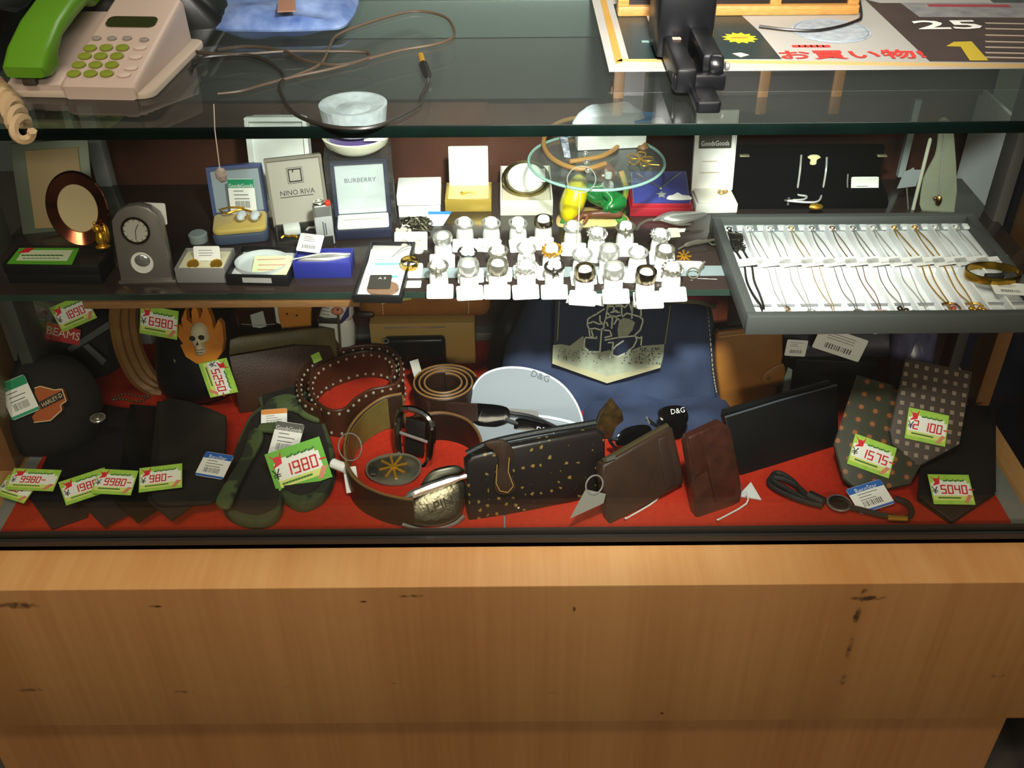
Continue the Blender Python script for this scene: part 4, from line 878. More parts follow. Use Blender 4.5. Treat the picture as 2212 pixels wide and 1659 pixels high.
# loose jewellery among the rings
gr_ = T('gold_ring', 'gold ring standing on a white pad at the left end of the ring display', 'ring', at(886, 590, SH))
gr_.part('band', G(50).lathe([(.0088, -.003), (.0098, -.003), (.0102, 0), (.0098, .004), (.0088, .004), (.0088, -.003)], 28, cap=False).xf(Matrix.Translation((0, 0, .012)) @ Matrix.Rotation(RAD(8), 4, 'X')), M('#b39746', .2, 1.0))
gr_.part('pad', G().box(-.016, .014, -.013, .012, 0, .007, .002), WHITE)
gr_.part('tag', G().prism(rrect(-.016, .014, -.032, -.018, .002), 0, .0008), CARD)
er = T('earring_card', 'white card holding a pair of pale clip earrings', 'earrings', at(893, 540, SH, 0, 45))
er.part('card', G().prism(rrect(-.022, .016, -.006, .022, .002), -.001, 0), CARD)
for xx in (-.010, .006): er.part('earring', G().sph((xx, -.002, .003), (.006, .010, .004)).torus((xx, .008, .002), .004, .0009, 18, 6), M('#e9e2c8', .2))
f = at(1440, 492, SH, 8, 70)
wg = T('wing_hairpin', 'large silver feather-shaped hair clip with a green price sticker', 'hair clip', f)
wg.part('feather', G().dome(sm2(f.uvs([(1408, 486), (1425, 474), (1450, 468), (1522, 469), (1512, 480), (1480, 490), (1452, 492), (1425, 486)])), .005, .008, .001), SILVER)
wg.part('stem', G().tube([(*f.uv(a, b), .006) for a, b in ((1374, 504), (1382, 492), (1400, 483), (1425, 483), (1460, 492), (1490, 492))], .0018, 7, k=4), OLDS)
wg.part('sticker', G(0).prism(f.uvs([(1443, 493), (1465, 493), (1470, 512), (1443, 514)], .01), .010, .0104), M('#dfeec0', .6))
wg.part('tag', G(0).prism(f.uvs([(1440, 500), (1480, 499), (1476, 510), (1440, 518)]), .004, .0046), M('#d7f0d0', .6))
f = at(1500, 545, SH, 12, 70)
w2 = T('twig_brooch', 'silver twig brooch with a long white tag beside the tray', 'brooch', f)
w2.part('twig', G().tube([(*f.uv(a, b), .005) for a, b in ((1463, 545), (1480, 536), (1500, 530), (1520, 528), (1540, 524))], [.001, .0028, .003, .0022, .0014], 7, k=4), OLDS); w2.part('loop', G().torus((*f.uv(1538, 528), .004), .004, .0008, 18, 6), OLDS)
w2.part('tag', G().prism(f.uvs([(1490, 550), (1536, 545), (1538, 556), (1490, 557)]), 0, .0008), CARD)
f = at(1477, 556, SH, 0, 60)
spd = T('flower_brooch', 'small gold flower brooch with radiating petals', 'brooch', f)
for k in range(8): spd.part('petal', G().tube([(.001*cos(k*pi/4), .001*sin(k*pi/4), .003), (.008*cos(k*pi/4), .008*sin(k*pi/4), .002)], [.0010, .0014], 6), GOLD)
f = at(1512, 580, SH, -4, 40)
solo('blank_tag', 'blank white tag lying below the twig brooch', 'tag', f, G().prism(rrect(-.029, .003, -.012, .008, .003).copy(), 0, .0008), CARD)
f = at(1505, 600, SH, -6, 60)
cr_ = T('charm_ring', 'thin old silver ring with a small charm and a white tag at the shelf corner', 'ring', f)
cr_.part('band', G().torus((-.004, .004, .003), .0065, .0010, 24, 6), OLDS); cr_.part('charm', G().tube([(.002, .008, .004), (.008, .018, .005)], .0014, 6), OLDS)
cr_.part('tag', G().prism(rrect(-.006, .024, -.018, -.001, .003), 0, .0008), CARD)
hang = T('hanging_tag', 'white star-cut tag hanging below the shelf edge over the jeans', 'tag', frame(onY(1265, 652, .1235), 0, 0))
hang.part('card', G().prism([(-.018, .010), (.018, .010), (.020, -.006), (.010, -.003), (0, .002), (-.010, -.001), (-.022, -.001)], 0, .0006), CARD)
h2 = T('hanging_tag', 'white folded tag hanging over the shelf edge beside the red patch', 'tag', frame(onY(1398, 645, .1235), 0, 0))
h2.part('card', G().prism([(-.016, .008), (.017, .010), (.017, -.004), (-.014, -.010)], 0, .001), CARD)
# ---------------------------------------------------------------- jewellery tray
tz = SH+.0005; HT = .022
A, B = onZ(1606, 700, tz+.0), onZ(2300, 700, tz)
tl = onZ(1546, 462, tz+HT); bl = onZ(1604, 684, tz+HT)
tr_ = onZ(2116, 486, tz+HT)
X0, Y0, Y1 = (tl.x+bl.x)/2, bl.y, tl.y
X1 = tr_.x+.004
jf = frame(V(((X0+X1)/2, Y0, tz))); jw = X1-X0; jd = Y1-Y0; x = jw/2
jt = T('jewellery_tray', 'grey framed white tray with divided channels for necklaces', 'tray', jf)
GF = M('#484b48', .6, bump=.1, bs=400); LINER = M('#e6e9ea', .7, sheen=.2)
TF = .010
jt.part('frame_rail', G().box(-x, x, 0, TF, 0, HT, .001), GF); jt.part('frame_rail', G().box(-x, x, jd-TF, jd, 0, HT, .001), GF)
jt.part('frame_rail', G().box(-x, -x+TF, TF, jd-TF, 0, HT, .001), GF); jt.part('frame_rail', G().box(x-TF, x, TF, jd-TF, 0, HT, .001), GF)
jt.part('liner', G().box(-x+TF, x-TF, TF, jd-TF, .001, .010, .0005), LINER)
NCOL = 12; cw = (jw-2*TF)/NCOL; ym = TF+(jd-2*TF)*.47
div_me = G().box(-.0012, .0012, TF+.001, jd-TF-.014, 0, .009, .0006).mesh('divider'); div_me.materials.append(LINER)
tab_me = G().prism(rrect(-.0045, .0045, 0, .010, .002), 0, .003, .0006).mesh('hook_tab'); tab_me.materials.append(LINER)
bar_me = G().box(-cw*.42, cw*.42, -.001, .001, 0, .0012).mesh('elastic_strap'); bar_me.materials.append(M('#8a8c90', .6))
for k in range(1, NCOL): jt.share('divider', div_me, (-x+TF+cw*k, 0, .010))
jt.part('cross_bar', G().box(-x+TF, x-TF, ym-.004, ym+.004, .010, .016, .001), LINER)
jt.part('back_strip', G().box(-x+TF, x-TF, jd-TF-.013, jd-TF, .010, .0125), M('#7c8487', .5))
for k in range(NCOL):
    xc = -x+TF+cw*(k+.5)
    jt.share('hook_tab', tab_me, (xc-.004, jd-TF-.016, .012)); jt.share('hook_tab', tab_me, (xc+.010, jd-TF-.015, .012))
    jt.share('elastic_strap', bar_me, (xc, TF+.026, .0125))
ntag_me = G().prism([(-.019, -.006), (.019, .003), (.020, .017), (-.017, .010)], 0, .0007).mesh('tag'); ntag_me.materials.append(CARD)
PSV = M('#d8d6cc', .45, .8)
METS = [('dark silver', DKS), ('fine silver', PSV), ('pale silver', PSV), ('thin gold', M('#e2c07a', .4, .8)), ('old silver', M('#a8a497', .4, .9)), ('rose gold', M('#c08a6a', .25, 1.0)), ('dull silver', OLDS), ('fine silver', PSV), ('gold', GOLD), ('bright gold', GOLD)]
PEND = ['a cross', 'a twisted drop', 'a small silver knot', 'no pendant', 'a leaf charm', 'a pink square', 'two dark beads', 'a tiny pearl', 'red beads and a ring', 'a gold ball cluster']
for k in range(NCOL):
    xc = -x+TF+cw*(k+.5); kk = min(k, 9); nm, mt = METS[kk] if k < 10 else ('fine silver', PSV)
    pd = PEND[k] if k < 10 else 'its pendant hidden'
    t = T('necklace', '%s necklace with %s in the %s channel of the tray' % (nm, pd, ORD[k]), 'necklace', jf.mv(xc, 0, .0115), 'necklaces in the tray')
    yb = jd-TF-.016; sw = .004
    def chain(off): 
        random.seed(k*7+int(off*1e4)); r = lambda: random.uniform(-.0015, .0015)
        return [(-.004+off*.2, yb-.001, .003), (-.002+off+r(), yb-.03, .001), (off+r(), ym+.03, .001), (off, ym+.006, .007), (off+r(), ym-.02, .001), (off*.9+r(), TF+.05, .001), (off*.4, TF+.026, .0025), (off*.2, TF+.016, .001)]
    rr = .0012 if k == 0 else (.0007 if k in (8, 9) else .00045)
    n0 = 8 if k < 10 else 4
    t.part('chain', G().tube(chain(-sw)[:n0], rr, 5, k=4), mt); t.part('chain', G().tube(chain(sw)[:n0], rr, 5, k=4), mt)
    t.part('clasp', G().torus((-.004, yb+.002, .004), .0028, .0008, 14, 5), mt)
    c_ = t.share('tag', ntag_me, (.004 if k else -.002, ym+.002, .0075)); t.share('print', ink_me, (0.004, .006, .0002), parent=c_, rot=(0, 0, .25))
    y_ = TF+.010
    if k == 0: t.part('cross_pendant', G().box(-.006, .006, y_-.001, y_+.001, .001, .003, .0003).box(-.001, .001, y_-.006, y_+.005, .001, .003, .0003), M('#e8e8e6', .3)); t.part('chain_heap', G().tube([(random.uniform(-.008, .008), yb-.006-random.random()*.045, .002+random.random()*.003) for _ in range(90)], .0009, 4, k=2), DKS)
    elif k == 1: t.part('pendant', G().tube([(0, y_+.012, .002), (.003, y_+.006, .002), (-.002, y_+.001, .002), (.003, y_-.005, .002)], .0013, 6, k=4), M('#d8b37a', .3, 1.0))
    elif k == 2: t.part('pendant', G().torus((0, y_, .002), .004, .0014, 16, 6), SILVER)
    elif k == 4: t.part('pendant', G().sph((0, y_, .002), (.004, .006, .002), 10, 6).torus((0, y_, .002), .005, .001, 16, 5), OLDS)
    elif k == 5: t.part('pendant', G().box(-.006, .006, y_-.006, y_+.005, .001, .0022, .0004), M('#d8b3a6', .35))
    elif k == 6:
        for q_ in ((-.005, y_+.004), (0, y_), (.006, y_-.004)): t.part('bead', G().sph((*q_, .003), .0034, 10, 6), M('#6a604a', .25, .9))
    elif k == 7:
        for q_ in ((0, y_+.006), (.001, y_-.003)): t.part('bead', G().sph((*q_, .002), .0016, 8, 6), M('#efe9dc', .3))
    elif k == 8:
        t.part('ring_pendant', G().torus((0, y_+.006, .003), .009, .0010, 26, 6), M('#a8743a', .25, 1.0))
        for q_, c2 in (((-.006, y_-.004), '#a01c28'), ((0, y_-.001), '#b58a4a'), ((.006, y_-.003), '#a8844a'), ((.002, y_+.004), '#b02c30')): t.part('bead', G().sph((*q_, .003), .0028, 10, 6), M(c2, .2))
    elif k == 9:
        t.part('ring_pendant', G().torus((.001, y_+.005, .002), .011, .0009, 28, 6), GOLD)
        for q_ in range(7): t.part('bead', G().sph((.001-.009+.003*q_, y_-.003+.003*((q_*2) % 3), .0035), .0026, 10, 6), GOLD)
bgp = jf.inv @ onZ(2142, 598, tz+.020)
gb_ = T('gold_bangle', 'engraved gold bangle resting at the right end of the tray', 'bangle', jf.mv(bgp.x, bgp.y, .024))
gb_.part('ring', G(50).lathe([(.0265, -.004), (.0285, -.004), (.0292, 0), (.0285, .004), (.0265, .004), (.0265, -.004)], 44, cap=False).xf(Matrix.Rotation(RAD(-6), 4, 'X') @ Matrix.Diagonal((1.0, .8, 1, 1))), M('#b08a2c', .2, 1.0))
gb_.part('clasp', G().box(-.010, .010, -.008, -.002, -.003, .002, .001), M('#1c1a18', .4)); 
bar_tag('white barcode tag under the gold bangle in the tray', jf.mv(bgp.x+.006, bgp.y-.030, .0235).spin(-8), .034, .024)
# ================================================================ on the case floor
def LEA(c, c2=None, rough=.42, bump=.25, bs=350): return M(c, rough, col2=c2, ns=25, bump=bump, bs=bs, spec=.3)
BLKL = LEA('#1b1917', '#131211'); BRN = LEA('#4a2c1e', '#3a2217')
# black pouch with red label at the far left
f = frame(onZ(150, 800, 0), 6, 20)
bp = T('cloth_cap', 'black cloth cap with a red woven label and grey straps', 'cap', f)
bp.part('crown', G().dome(sm2(f.uvs([(45, 805), (45, 720), (60, 690), (110, 668), (190, 665), (240, 690), (256, 740), (250, 830), (150, 850)])), .035, 0, .01, nz=.006, ns=30), M('#151515', .9, bump=.3, bs=500))
lf_ = f.mv(0, 0, .043)
q = lf_.uvs([(102, 695), (175, 712), (172, 746), (97, 731)])
lab = bp.part('label', G().prism(q, 0, .0012), M('#b3282a', .7), fr=lf_)
c_ = ((q[0][0]+q[2][0])/2, (q[0][1]+q[2][1])/2); an = math.atan2(q[1][1]-q[0][1], q[1][0]-q[0][0])
bp.part('lettering', G(0).text('BEAMS', .0155, 0, 0, .0013, sx=.95).xf(Matrix.Translation((c_[0], c_[1], 0)) @ Matrix.Rotation(an, 4, 'Z')), M('#e0d6c0', .7), lab, fr=lf_)
bp.part('strap', G().prism(lf_.uvs([(145, 752), (152, 762), (242, 706), (236, 692)]), -.004, .001, .0005), M('#4c5054', .8), fr=lf_)
bp.part('strap', G().prism(lf_.uvs([(178, 748), (190, 742), (230, 778), (222, 790)]), -.004, .001, .0005), M('#4c5054', .8), fr=lf_)
price_tag('1890', 'green price tag reading 1890 above the red woven label', Fr(lf_.pt(158, 676, .003), lf_.x, lf_.y, lf_.z).spin(20), .050, .036)
# biker cap
f = frame(onZ(110, 965, 0), 0, 30)
hc = T('biker_cap', 'black round cap with an orange shield emblem', 'cap', f)
hc.part('crown', G().dome(sm2(f.uvs([(-30, 960), (-30, 830), (20, 785), (90, 768), (150, 775), (192, 815), (212, 870), (200, 940), (150, 985), (60, 990)])), .045, 0, .012, nz=.004, ns=22), M('#171514', .9, bump=.3, bs=500))
ef = f.mv(0, 0, .0455)
Q = lambda pts: ef.uvs(pts)
em = hc.part('emblem', G().prism(Q([(76, 838), (88, 834), (118, 842), (135, 840), (144, 866), (132, 874), (134, 886), (110, 908), (75, 912), (70, 900), (86, 880), (86, 870), (76, 850)]), -.006, .001), M('#a4501f', .7), fr=ef)
hc.part('emblem_border', G(0).stroke([Q([(76, 838), (88, 834), (118, 842), (135, 840), (144, 866), (132, 874), (134, 886), (110, 908), (75, 912)])], .0012, .001, .0005), M('#cdb98c', .7), em, fr=ef)
hc.part('emblem_bar', G().prism(Q([(86, 868), (134, 844), (140, 860), (90, 884)]), .001, .0018), M('#2a2018', .7), em, fr=ef)
q1 = ef.uv(114, 864); q2 = ef.uv(136, 852); an = math.atan2(q2[1]-q1[1], q2[0]-q1[0])
hc.part('lettering', G(0).text('HARLEY-D', .0075, 0, 0, .0019, sx=.8).xf(Matrix.Translation((*q1, 0)) @ Matrix.Rotation(an, 4, 'Z')), M('#d8c9a4', .7), em, fr=ef)
bar_tag('green-topped white barcode tag on the biker cap', ef.mv(*ef.uv(42, 858), .003).spin(22), .036, .046, '#148a5e', word=None, foot='#2f9a70')
# golden brown looped strap
f = at(300, 850, 0)
def rib(px, z): return [f.uv(a, b, z) for a, b in px]
sf = frame(onZ(300, 850, 0), 8, 12)
gs = T('coiled_belt', 'golden brown coiled belt leaning beside the black cap', 'belt', sf)
for k, (dx, zz) in enumerate(((0, 0), (16, -.006), (30, -.012))):
    gs.part('coil', G().tube([(*sf.uv(a+dx, b), zz) for a, b in ((252, 655), (250, 700), (262, 760), (290, 815), (325, 842), (350, 848))], .0085, 8, k=4).xf(Matrix.Identity(4)), LEA('#8a6234', '#6b4a26'))
# black leather bag with flames and skull
f = frame(onZ(430, 868, 0), -4, 16)
sb_ = T('skull_helmet_bag', 'black leather bag printed with orange flames and a skull', 'bag', f)
sb_.part('body', G().dome(sm2(f.uvs([(350, 850), (335, 760), (345, 690), (385, 650), (450, 645), (500, 670), (512, 730), (512, 800), (495, 855), (430, 874)])), .036, 0, .012, nz=.004, ns=30), LEA('#17161a', None, .3, .3, 200))
ff_ = f.mv(0, 0, .0365)
fl = [(388, 700), (396, 708), (392, 690), (402, 665), (404, 690), (416, 700), (414, 672), (420, 655), (428, 672), (432, 690), (438, 672), (434, 652), (446, 660), (458, 690), (462, 712), (472, 690), (480, 700), (484, 735), (480, 760), (468, 778), (450, 787), (425, 785), (402, 770), (390, 745), (396, 742), (384, 725)]
fp = sb_.part('flame_patch', G().prism(ff_.uvs(fl), -.010, .001), M('#b5651d', .45, col2='#d88a2a', ns=22), fr=ff_)
sk = sb_.part('skull', G(60).dome(sm2(ff_.uvs([(414, 735), (412, 712), (420, 698), (434, 696), (446, 704), (452, 722), (453, 734), (444, 742), (446, 756), (440, 767), (428, 767), (424, 752)])), .010, .001, .002), M('#cfc3a0', .6), fp, fr=ff_)
for a, b in ((422, 726), (441, 724)): sb_.part('eye_socket', G().sph((*ff_.uv(a, b), .0105), (.0042, .0034, .0016), 10, 6), M('#2c2418', .8), fp, fr=ff_)
sb_.part('nose', G(0).prism(ff_.uvs([(430, 740), (436, 740), (433, 732)]), .0108, .0118), M('#2c2418', .8), fp, fr=ff_)
sb_.part('teeth', G(0).stroke([ff_.uvs([(427, 752), (445, 750)]), ff_.uvs([(430, 757), (444, 756)])], .001, .0095, .0006), M('#6a5f48', .8), fp, fr=ff_)
sb_.part('zip', G().tube([(*ff_.uv(a, b), -.004) for a, b in ((374, 778), (385, 795), (400, 808), (424, 818))], .0022, 6, k=4), M('#9a9480', .35, .7), fr=ff_)
price_tag('6980', 'green price tag reading 6980 beside the skull', ff_.mv(*ff_.uv(346, 694), .004).spin(-9), .048, .038)
price_tag('5250', 'green price tag reading 5250 hung sideways under the skull', ff_.mv(*ff_.uv(474, 814), .004).spin(-76), .047, .038)
# brown folded wallet
f = frame(onZ(560, 886, 0), 26, 20)
bw = T('fold_wallet', 'brown leather fold wallet with olive upper flap standing upright', 'wallet', f)
bw.part('front', G().prism(f.uvs([(518, 892), (495, 770), (640, 745), (715, 748), (735, 800), (700, 880)]), -.006, 0, .002), LEA('#3f2519', '#301c13'))
bw.part('flap', G().prism(f.uvs([(493, 770), (498, 735), (520, 728), (700, 708), (725, 712), (735, 800), (665, 820), (640, 745)]), -.012, -.004, .002), LEA('#655830', '#463d22'))
bw.part('side_fold', G().prism(f.uvs([(715, 712), (735, 725), (745, 800), (728, 800)]), -.020, -.012, .001), LEA('#4a3528'))
solo('green_card', 'small bright green corner of a card behind the studded belt', 'card', f.mv(*f.uv(683, 772), .001).spin(10), G().box(-.006, .006, -.006, .006, 0, .0005), TGREEN)
# fan of dark neckties
TIE = ['#1d1b1e', '#18171a', '#211f20', '#1a1b1c', '#232122']
tip = [((110, 1146), (330, 880), 58), ((225, 1140), (330, 880), 60), ((330, 1130), (380, 878), 62)]
def tie(label, tipx, top, wpx, mat, z, th=.004, name='necktie', topw=.7, group=None):
    a, b = V((*tipx, 0)), V((*top, 0)); d = (b-a).normalized(); n_ = V((-d.y, d.x, 0))*wpx; L_ = (b-a).length
    sh_ = a + d*wpx*.75
    pts = [a, sh_+n_, b+n_*topw, b-n_*topw, sh_-n_]
    f = at(tipx[0], tipx[1], z)
    return solo(name, label, 'necktie', f, G().prism([f.uv(p.x, p.y) for p in pts], 0, th, .0012), mat, group)
tie('black necktie with the lowest pointed tip, at the left of the fan', (112, 1146), (195, 890), 66, LEA('#1c1a1f', '#141316', .55), .0005, group='dark neckties fanned on the mat')
tie('black necktie second from the left in the fan', (225, 1141), (268, 885), 60, LEA('#1f1c24', '#17151a', .55), .005, group='dark neckties fanned on the mat')
tie('glossy black leather necktie in the middle of the fan', (298, 1132), (318, 880), 52, LEA('#151516', '#0f0f10', .25), .0095, group='dark neckties fanned on the mat')
tie('dark grey necktie with a wide blade at the right of the fan', (372, 1128), (378, 872), 54, LEA('#26241f', '#1d1b18', .6), .014, group='dark neckties fanned on the mat')
f = at(415, 1060, .0185)
solo('leather_pouch', 'flat black leather pouch with rounded corner lying over the neckties', 'pouch', f, G().prism(sm2(f.uvs([(345, 878), (400, 872), (480, 900), (490, 915), (488, 985), (478, 1080), (400, 1095), (330, 1085), (345, 980)]), True, 3), 0, .006, .002), LEA('#2c2926', '#211f1d', .5))
lp_ = f
bar_tag('blue-banded barcode tag hanging from the black leather pouch', at(463, 1005, .032, -14, 74), .036, .034, '#2a62b8', word='RecoStar', foot='#2a62b8')
solo('bead_strand', 'short strand of bronze beads lying above the black neckties', 'bead strand', at(285, 865, .034), [g for g in [G()] if [g.sph((.022*cos(t), .006*sin(t)+.003*cos(3*t), .004), .0018, 8, 6) for t in [2*pi*i/28 for i in range(28)]]][0], M('#5a4c38', .3, .7), kind='stuff')
cn = T('concho_button', 'round silver concho button on the black necktie', 'button', at(212, 905, .045))
cn.part('disc', G().lathe([(0, 0), (.009, 0), (.0095, .002), (.006, .003), (.005, .005), (0, .006)], 22), OLDS); cn.part('rim', G().torus((0, 0, .002), .0085, .001, 22, 6), SILVER)
price_tag('9980', 'leftmost green price tag lying at the edge of the neckties', at(72, 1036, .022, -4, 76), .058, .030)
price_tag('980', 'green price tag tucked under its neighbour at the far left corner', at(35, 1056, .014, -22, 72), .044, .028)
price_tag('1980', 'tilted green price tag in the middle of the dark neckties', at(185, 1050, .026, 30, 72), .052, .034)
price_tag('9980', 'green price tag reading 9980 in the middle of the neckties', at(248, 1041, .032, -5, 70), .047, .032)
price_tag('980', 'green price tag reading 980 on the grey necktie', at(347, 1032, .036, 10, 70), .048, .032)
# camouflage sandals
CAMO = M('#3d4a2a', .8, col2='#232a1c', ns=26, sharp=True, bump=.2, bs=300); CAMO2 = M('#4d5c34', .8, col2='#2b3222', ns=22, sharp=True)
def sandal(label, pix, strap, z, lift):
    f = at(*pix[0], z); t = T('sandal', label, 'sandal', f, 'camouflage sandals')
    t.part('sole', G().prism(sm2(f.uvs(pix), True, 4), 0, lift, .004), CAMO)
    t.part('footbed', G().prism(sm2([(sum(a for a, b in f.uvs(pix))/len(pix)+(a-sum(a for a, b in f.uvs(pix))/len(pix))*.86, sum(b for a, b in f.uvs(pix))/len(pix)+(b-sum(b for a, b in f.uvs(pix))/len(pix))*.88) for a, b in f.uvs(pix)], True, 4), lift, lift+.002, .0005), M('#241d1a', .8, col2='#1a1614', ns=30))
    for s_, z_ in strap: t.part('strap', G().prism(sm2(f.uvs(s_, z_), True, 4), z_-.006, z_, .002), CAMO2)
    return t
sandal('camouflage sandal lying in front with a dark footbed', [(545, 1146), (495, 1128), (482, 1095), (495, 1040), (520, 960), (550, 905), (590, 890), (612, 940), (615, 1040), (612, 1110), (590, 1138)], [([(466, 1085), (480, 1050), (520, 985), (540, 930), (562, 925), (568, 945), (545, 990), (515, 1050), (495, 1092)], .026), ([(556, 925), (570, 908), (592, 905), (622, 935), (628, 960), (605, 950), (585, 930)], .028)], 0, .014)
sandal('camouflage sandal behind with a rounded heel under the large price tag', [(655, 1110), (610, 1085), (605, 1020), (590, 940), (560, 880), (575, 850), (630, 845), (680, 880), (715, 960), (728, 1030), (705, 1085)], [([(572, 888), (580, 862), (625, 850), (672, 872), (690, 905), (660, 900), (625, 882)], .026)], 0, .016)
bar_tag('white tag with an orange edge on the rear camouflage sandal', at(592, 905, .03, 6, 64), .032, .028, '#d98a3c')
bar_tag('white shop tag with dark lettering leaning on the camouflage sandal', at(618, 950, .035, -14, 55), .036, .044, '#5a5a52', word='GoodsGoods')
price_tag('1980', 'large green price tag reading 1980 propped on the camouflage sandals', at(645, 1006, .034, 10, 40).spin(12), .066, .050, True)
# studded belt
SBL = LEA('#4b2717', '#38200f', .4); f = at(755, 830, .045)
BZ = .043
path = [(690, 880), (655, 862), (645, 835), (650, 805), (675, 778), (720, 757), (775, 745), (825, 745), (855, 760), (867, 790), (862, 820), (838, 832), (800, 840), (768, 858), (745, 880), (718, 884), (692, 872), (673, 848), (672, 815), (695, 788), (740, 768), (790, 757), (835, 765), (852, 790), (843, 816)]
f = at(755, 890, 0)
pl_ = [f.uv(a, b, BZ) for a, b in path]
sbt = T('studded_belt', 'coiled brown leather belt edged with rows of small studs', 'belt', f)
sbt.part('strap', G().ribbon(pl_, .004, 0, BZ), SBL)
g = G(); sp = smooth_path([(a, b, 0) for a, b in pl_], False, 8); acc = 0
for i in range(1, len(sp)-1):
    acc += (sp[i]-sp[i-1]).length
    if acc > .0105:
        acc = 0; t_ = (sp[i+1]-sp[i-1]).normalized(); n_ = V((-t_.y, t_.x, 0))
        for sgn in (-1, 1):
            for z_ in (BZ-.006, .006): g.sph(sp[i]+n_*.0022*sgn+V((0, 0, z_)), .0022, 8, 5)
sbt.part('studs', g, M('#c4bfa8', .28, .6), kind='stuff')
# rolled belt
f = at(958, 910, 0); BZ2 = .05
c0_ = V((*f.uv(960, 826, BZ2), 0)); rp = []
for i in range(90):
    t = i/89*2*pi*3.2; r_ = 1-.16*t/(2*pi); rp.append((c0_.x+.042*r_*cos(t+.3), c0_.y+.040*r_*sin(t+.3)))
rbt = T('rolled_belt', 'brown leather belt rolled into a tight spiral', 'belt', f)
rbt.part('strap', G().ribbon(rp, .0035, 0, BZ2, k=0), LEA('#2c1a10', '#21140d'))
rbt.part('edge', G().tube([(a, b, BZ2+.0004) for a, b in rp], .0013, 5), LEA('#7d5c34'))
f2 = at(975, 930, 0)
rbt.part('loose_end', G().prism(rrect(-.03, .035, -.002, .002, .001), .0, .045).xf(Matrix.Rotation(RAD(-8), 4, 'Z')), LEA('#33201a'), fr=f2)
# big belt with olive lining
f = at(800, 1090, 0); BZ3 = .042
pth = [(868, 850), (825, 860), (785, 888), (758, 920), (745, 955), (746, 990), (756, 1020), (780, 1045), (825, 1066), (868, 1076), (892, 1078)]
hi = lambda t: BZ3 + .012*max(0, 1-t*4); pts_ = [f.uv(a, b, BZ3+.012*max(0, 1-i/10*4)) for i, (a, b) in enumerate(pth)]
ob = T('plate_buckle_belt', 'wide brown belt with olive lining and engraved silver plate buckle', 'belt', f)
ob.part('strap', G().ribbon(pts_, .004, 0, hi), LEA('#33241a', '#2a1c12')); 
ob.part('lining', G().ribbon([(a+.0028*0, b) for a, b in [((p[0]+ (.0024 if i < 8 else 0)), p[1]+(.0024 if i > 5 else -.001)) for i, p in enumerate(pts_)]], .0012, .001, lambda t: hi(t)-.002), LEA('#6f6330', '#5a4a24'))
ob.part('edge', G().tube([(a, b, BZ3+.012*max(0, 1-i/10*4)) for i, (a, b) in enumerate(pts_)], .0016, 6, k=5), LEA('#7a5a30'))
bk = frame(onZ(945, 1135, 0), 12, 28)
plt = ob.part('buckle', G(40).dome(sm2(bk.uvs([(885, 1128), (880, 1090), (905, 1062), (950, 1040), (990, 1032), (1006, 1050), (1003, 1095), (985, 1128), (935, 1142)])), .006, 0, .003), M('#8f8a74', .3, 1.0, bump=.6, bs=160), fr=bk)
ob.part('ridge', G().tube([(*bk.uv(a, b), .009) for a, b in ((862, 1078), (885, 1066), (920, 1052), (960, 1038), (1005, 1024))], [.0022, .005, .0055, .005, .003], 8, k=3), CHROME, plt, fr=bk)
ob.part('upper_plate', G(40).dome(sm2(bk.uvs([(910, 1056), (930, 1022), (960, 1010), (990, 1008), (1003, 1022), (960, 1040)])), .003, -.004, .002), M('#4c4c42', .35, 1.0), plt, fr=bk)
ob.part('lettering', G(0).text('LPIN', .016, 0, 0, .0, sx=1.0).xf(Matrix.Translation((*bk.uv(950, 1088), .0068)) @ Matrix.Rotation(RAD(12), 4, 'Z')), M('#3a3428', .5, .6), plt, fr=bk)
ob.part('lower_rim', G().tube([(*bk.uv(a, b), .004) for a, b in ((868, 1130), (900, 1140), (940, 1142), (980, 1130), (1002, 1112))], .0022, 7, k=4), CHROME, plt, fr=bk)
# second belt with square buckle
f = at(960, 990, 0)
p2_ = [f.uv(a, b, .042) for a, b in ((880, 905), (915, 895), (960, 892), (1005, 905), (1030, 930), (1040, 962), (1030, 995), (1010, 1012))]
b2_ = T('square_buckle_belt', 'dark brown belt with square chrome buckle curving behind the oval buckle', 'belt', f)
b2_.part('strap', G().ribbon(p2_, .004, 0, .042), LEA('#23160f', '#1b110b')); b2_.part('edge', G().tube([(a, b, .0422) for a, b in p2_], .0018, 6, k=5), LEA('#6a4c2c'))
qf = frame(onZ(895, 994, 0), -12, 20)
q = qf.uvs([(868, 985), (925, 1000), (932, 905), (870, 885)])
b2_.part('buckle', G().tube([(*p, .006) for p in sm2(q, True, 6)], .0046, 8, closed=True), M('#c9c9c6', .1, 1.0), fr=qf)
b2_.part('keeper', G().prism(qf.uvs([(876, 975), (916, 985), (920, 912), (878, 900)]), -.002, .003, .001), LEA('#15100e', None, .3), fr=qf)
b2_.part('prong', G().tube([(*qf.uv(868, 930), .008), (*qf.uv(928, 950), .009)], .002, 7), CHROME, fr=qf)
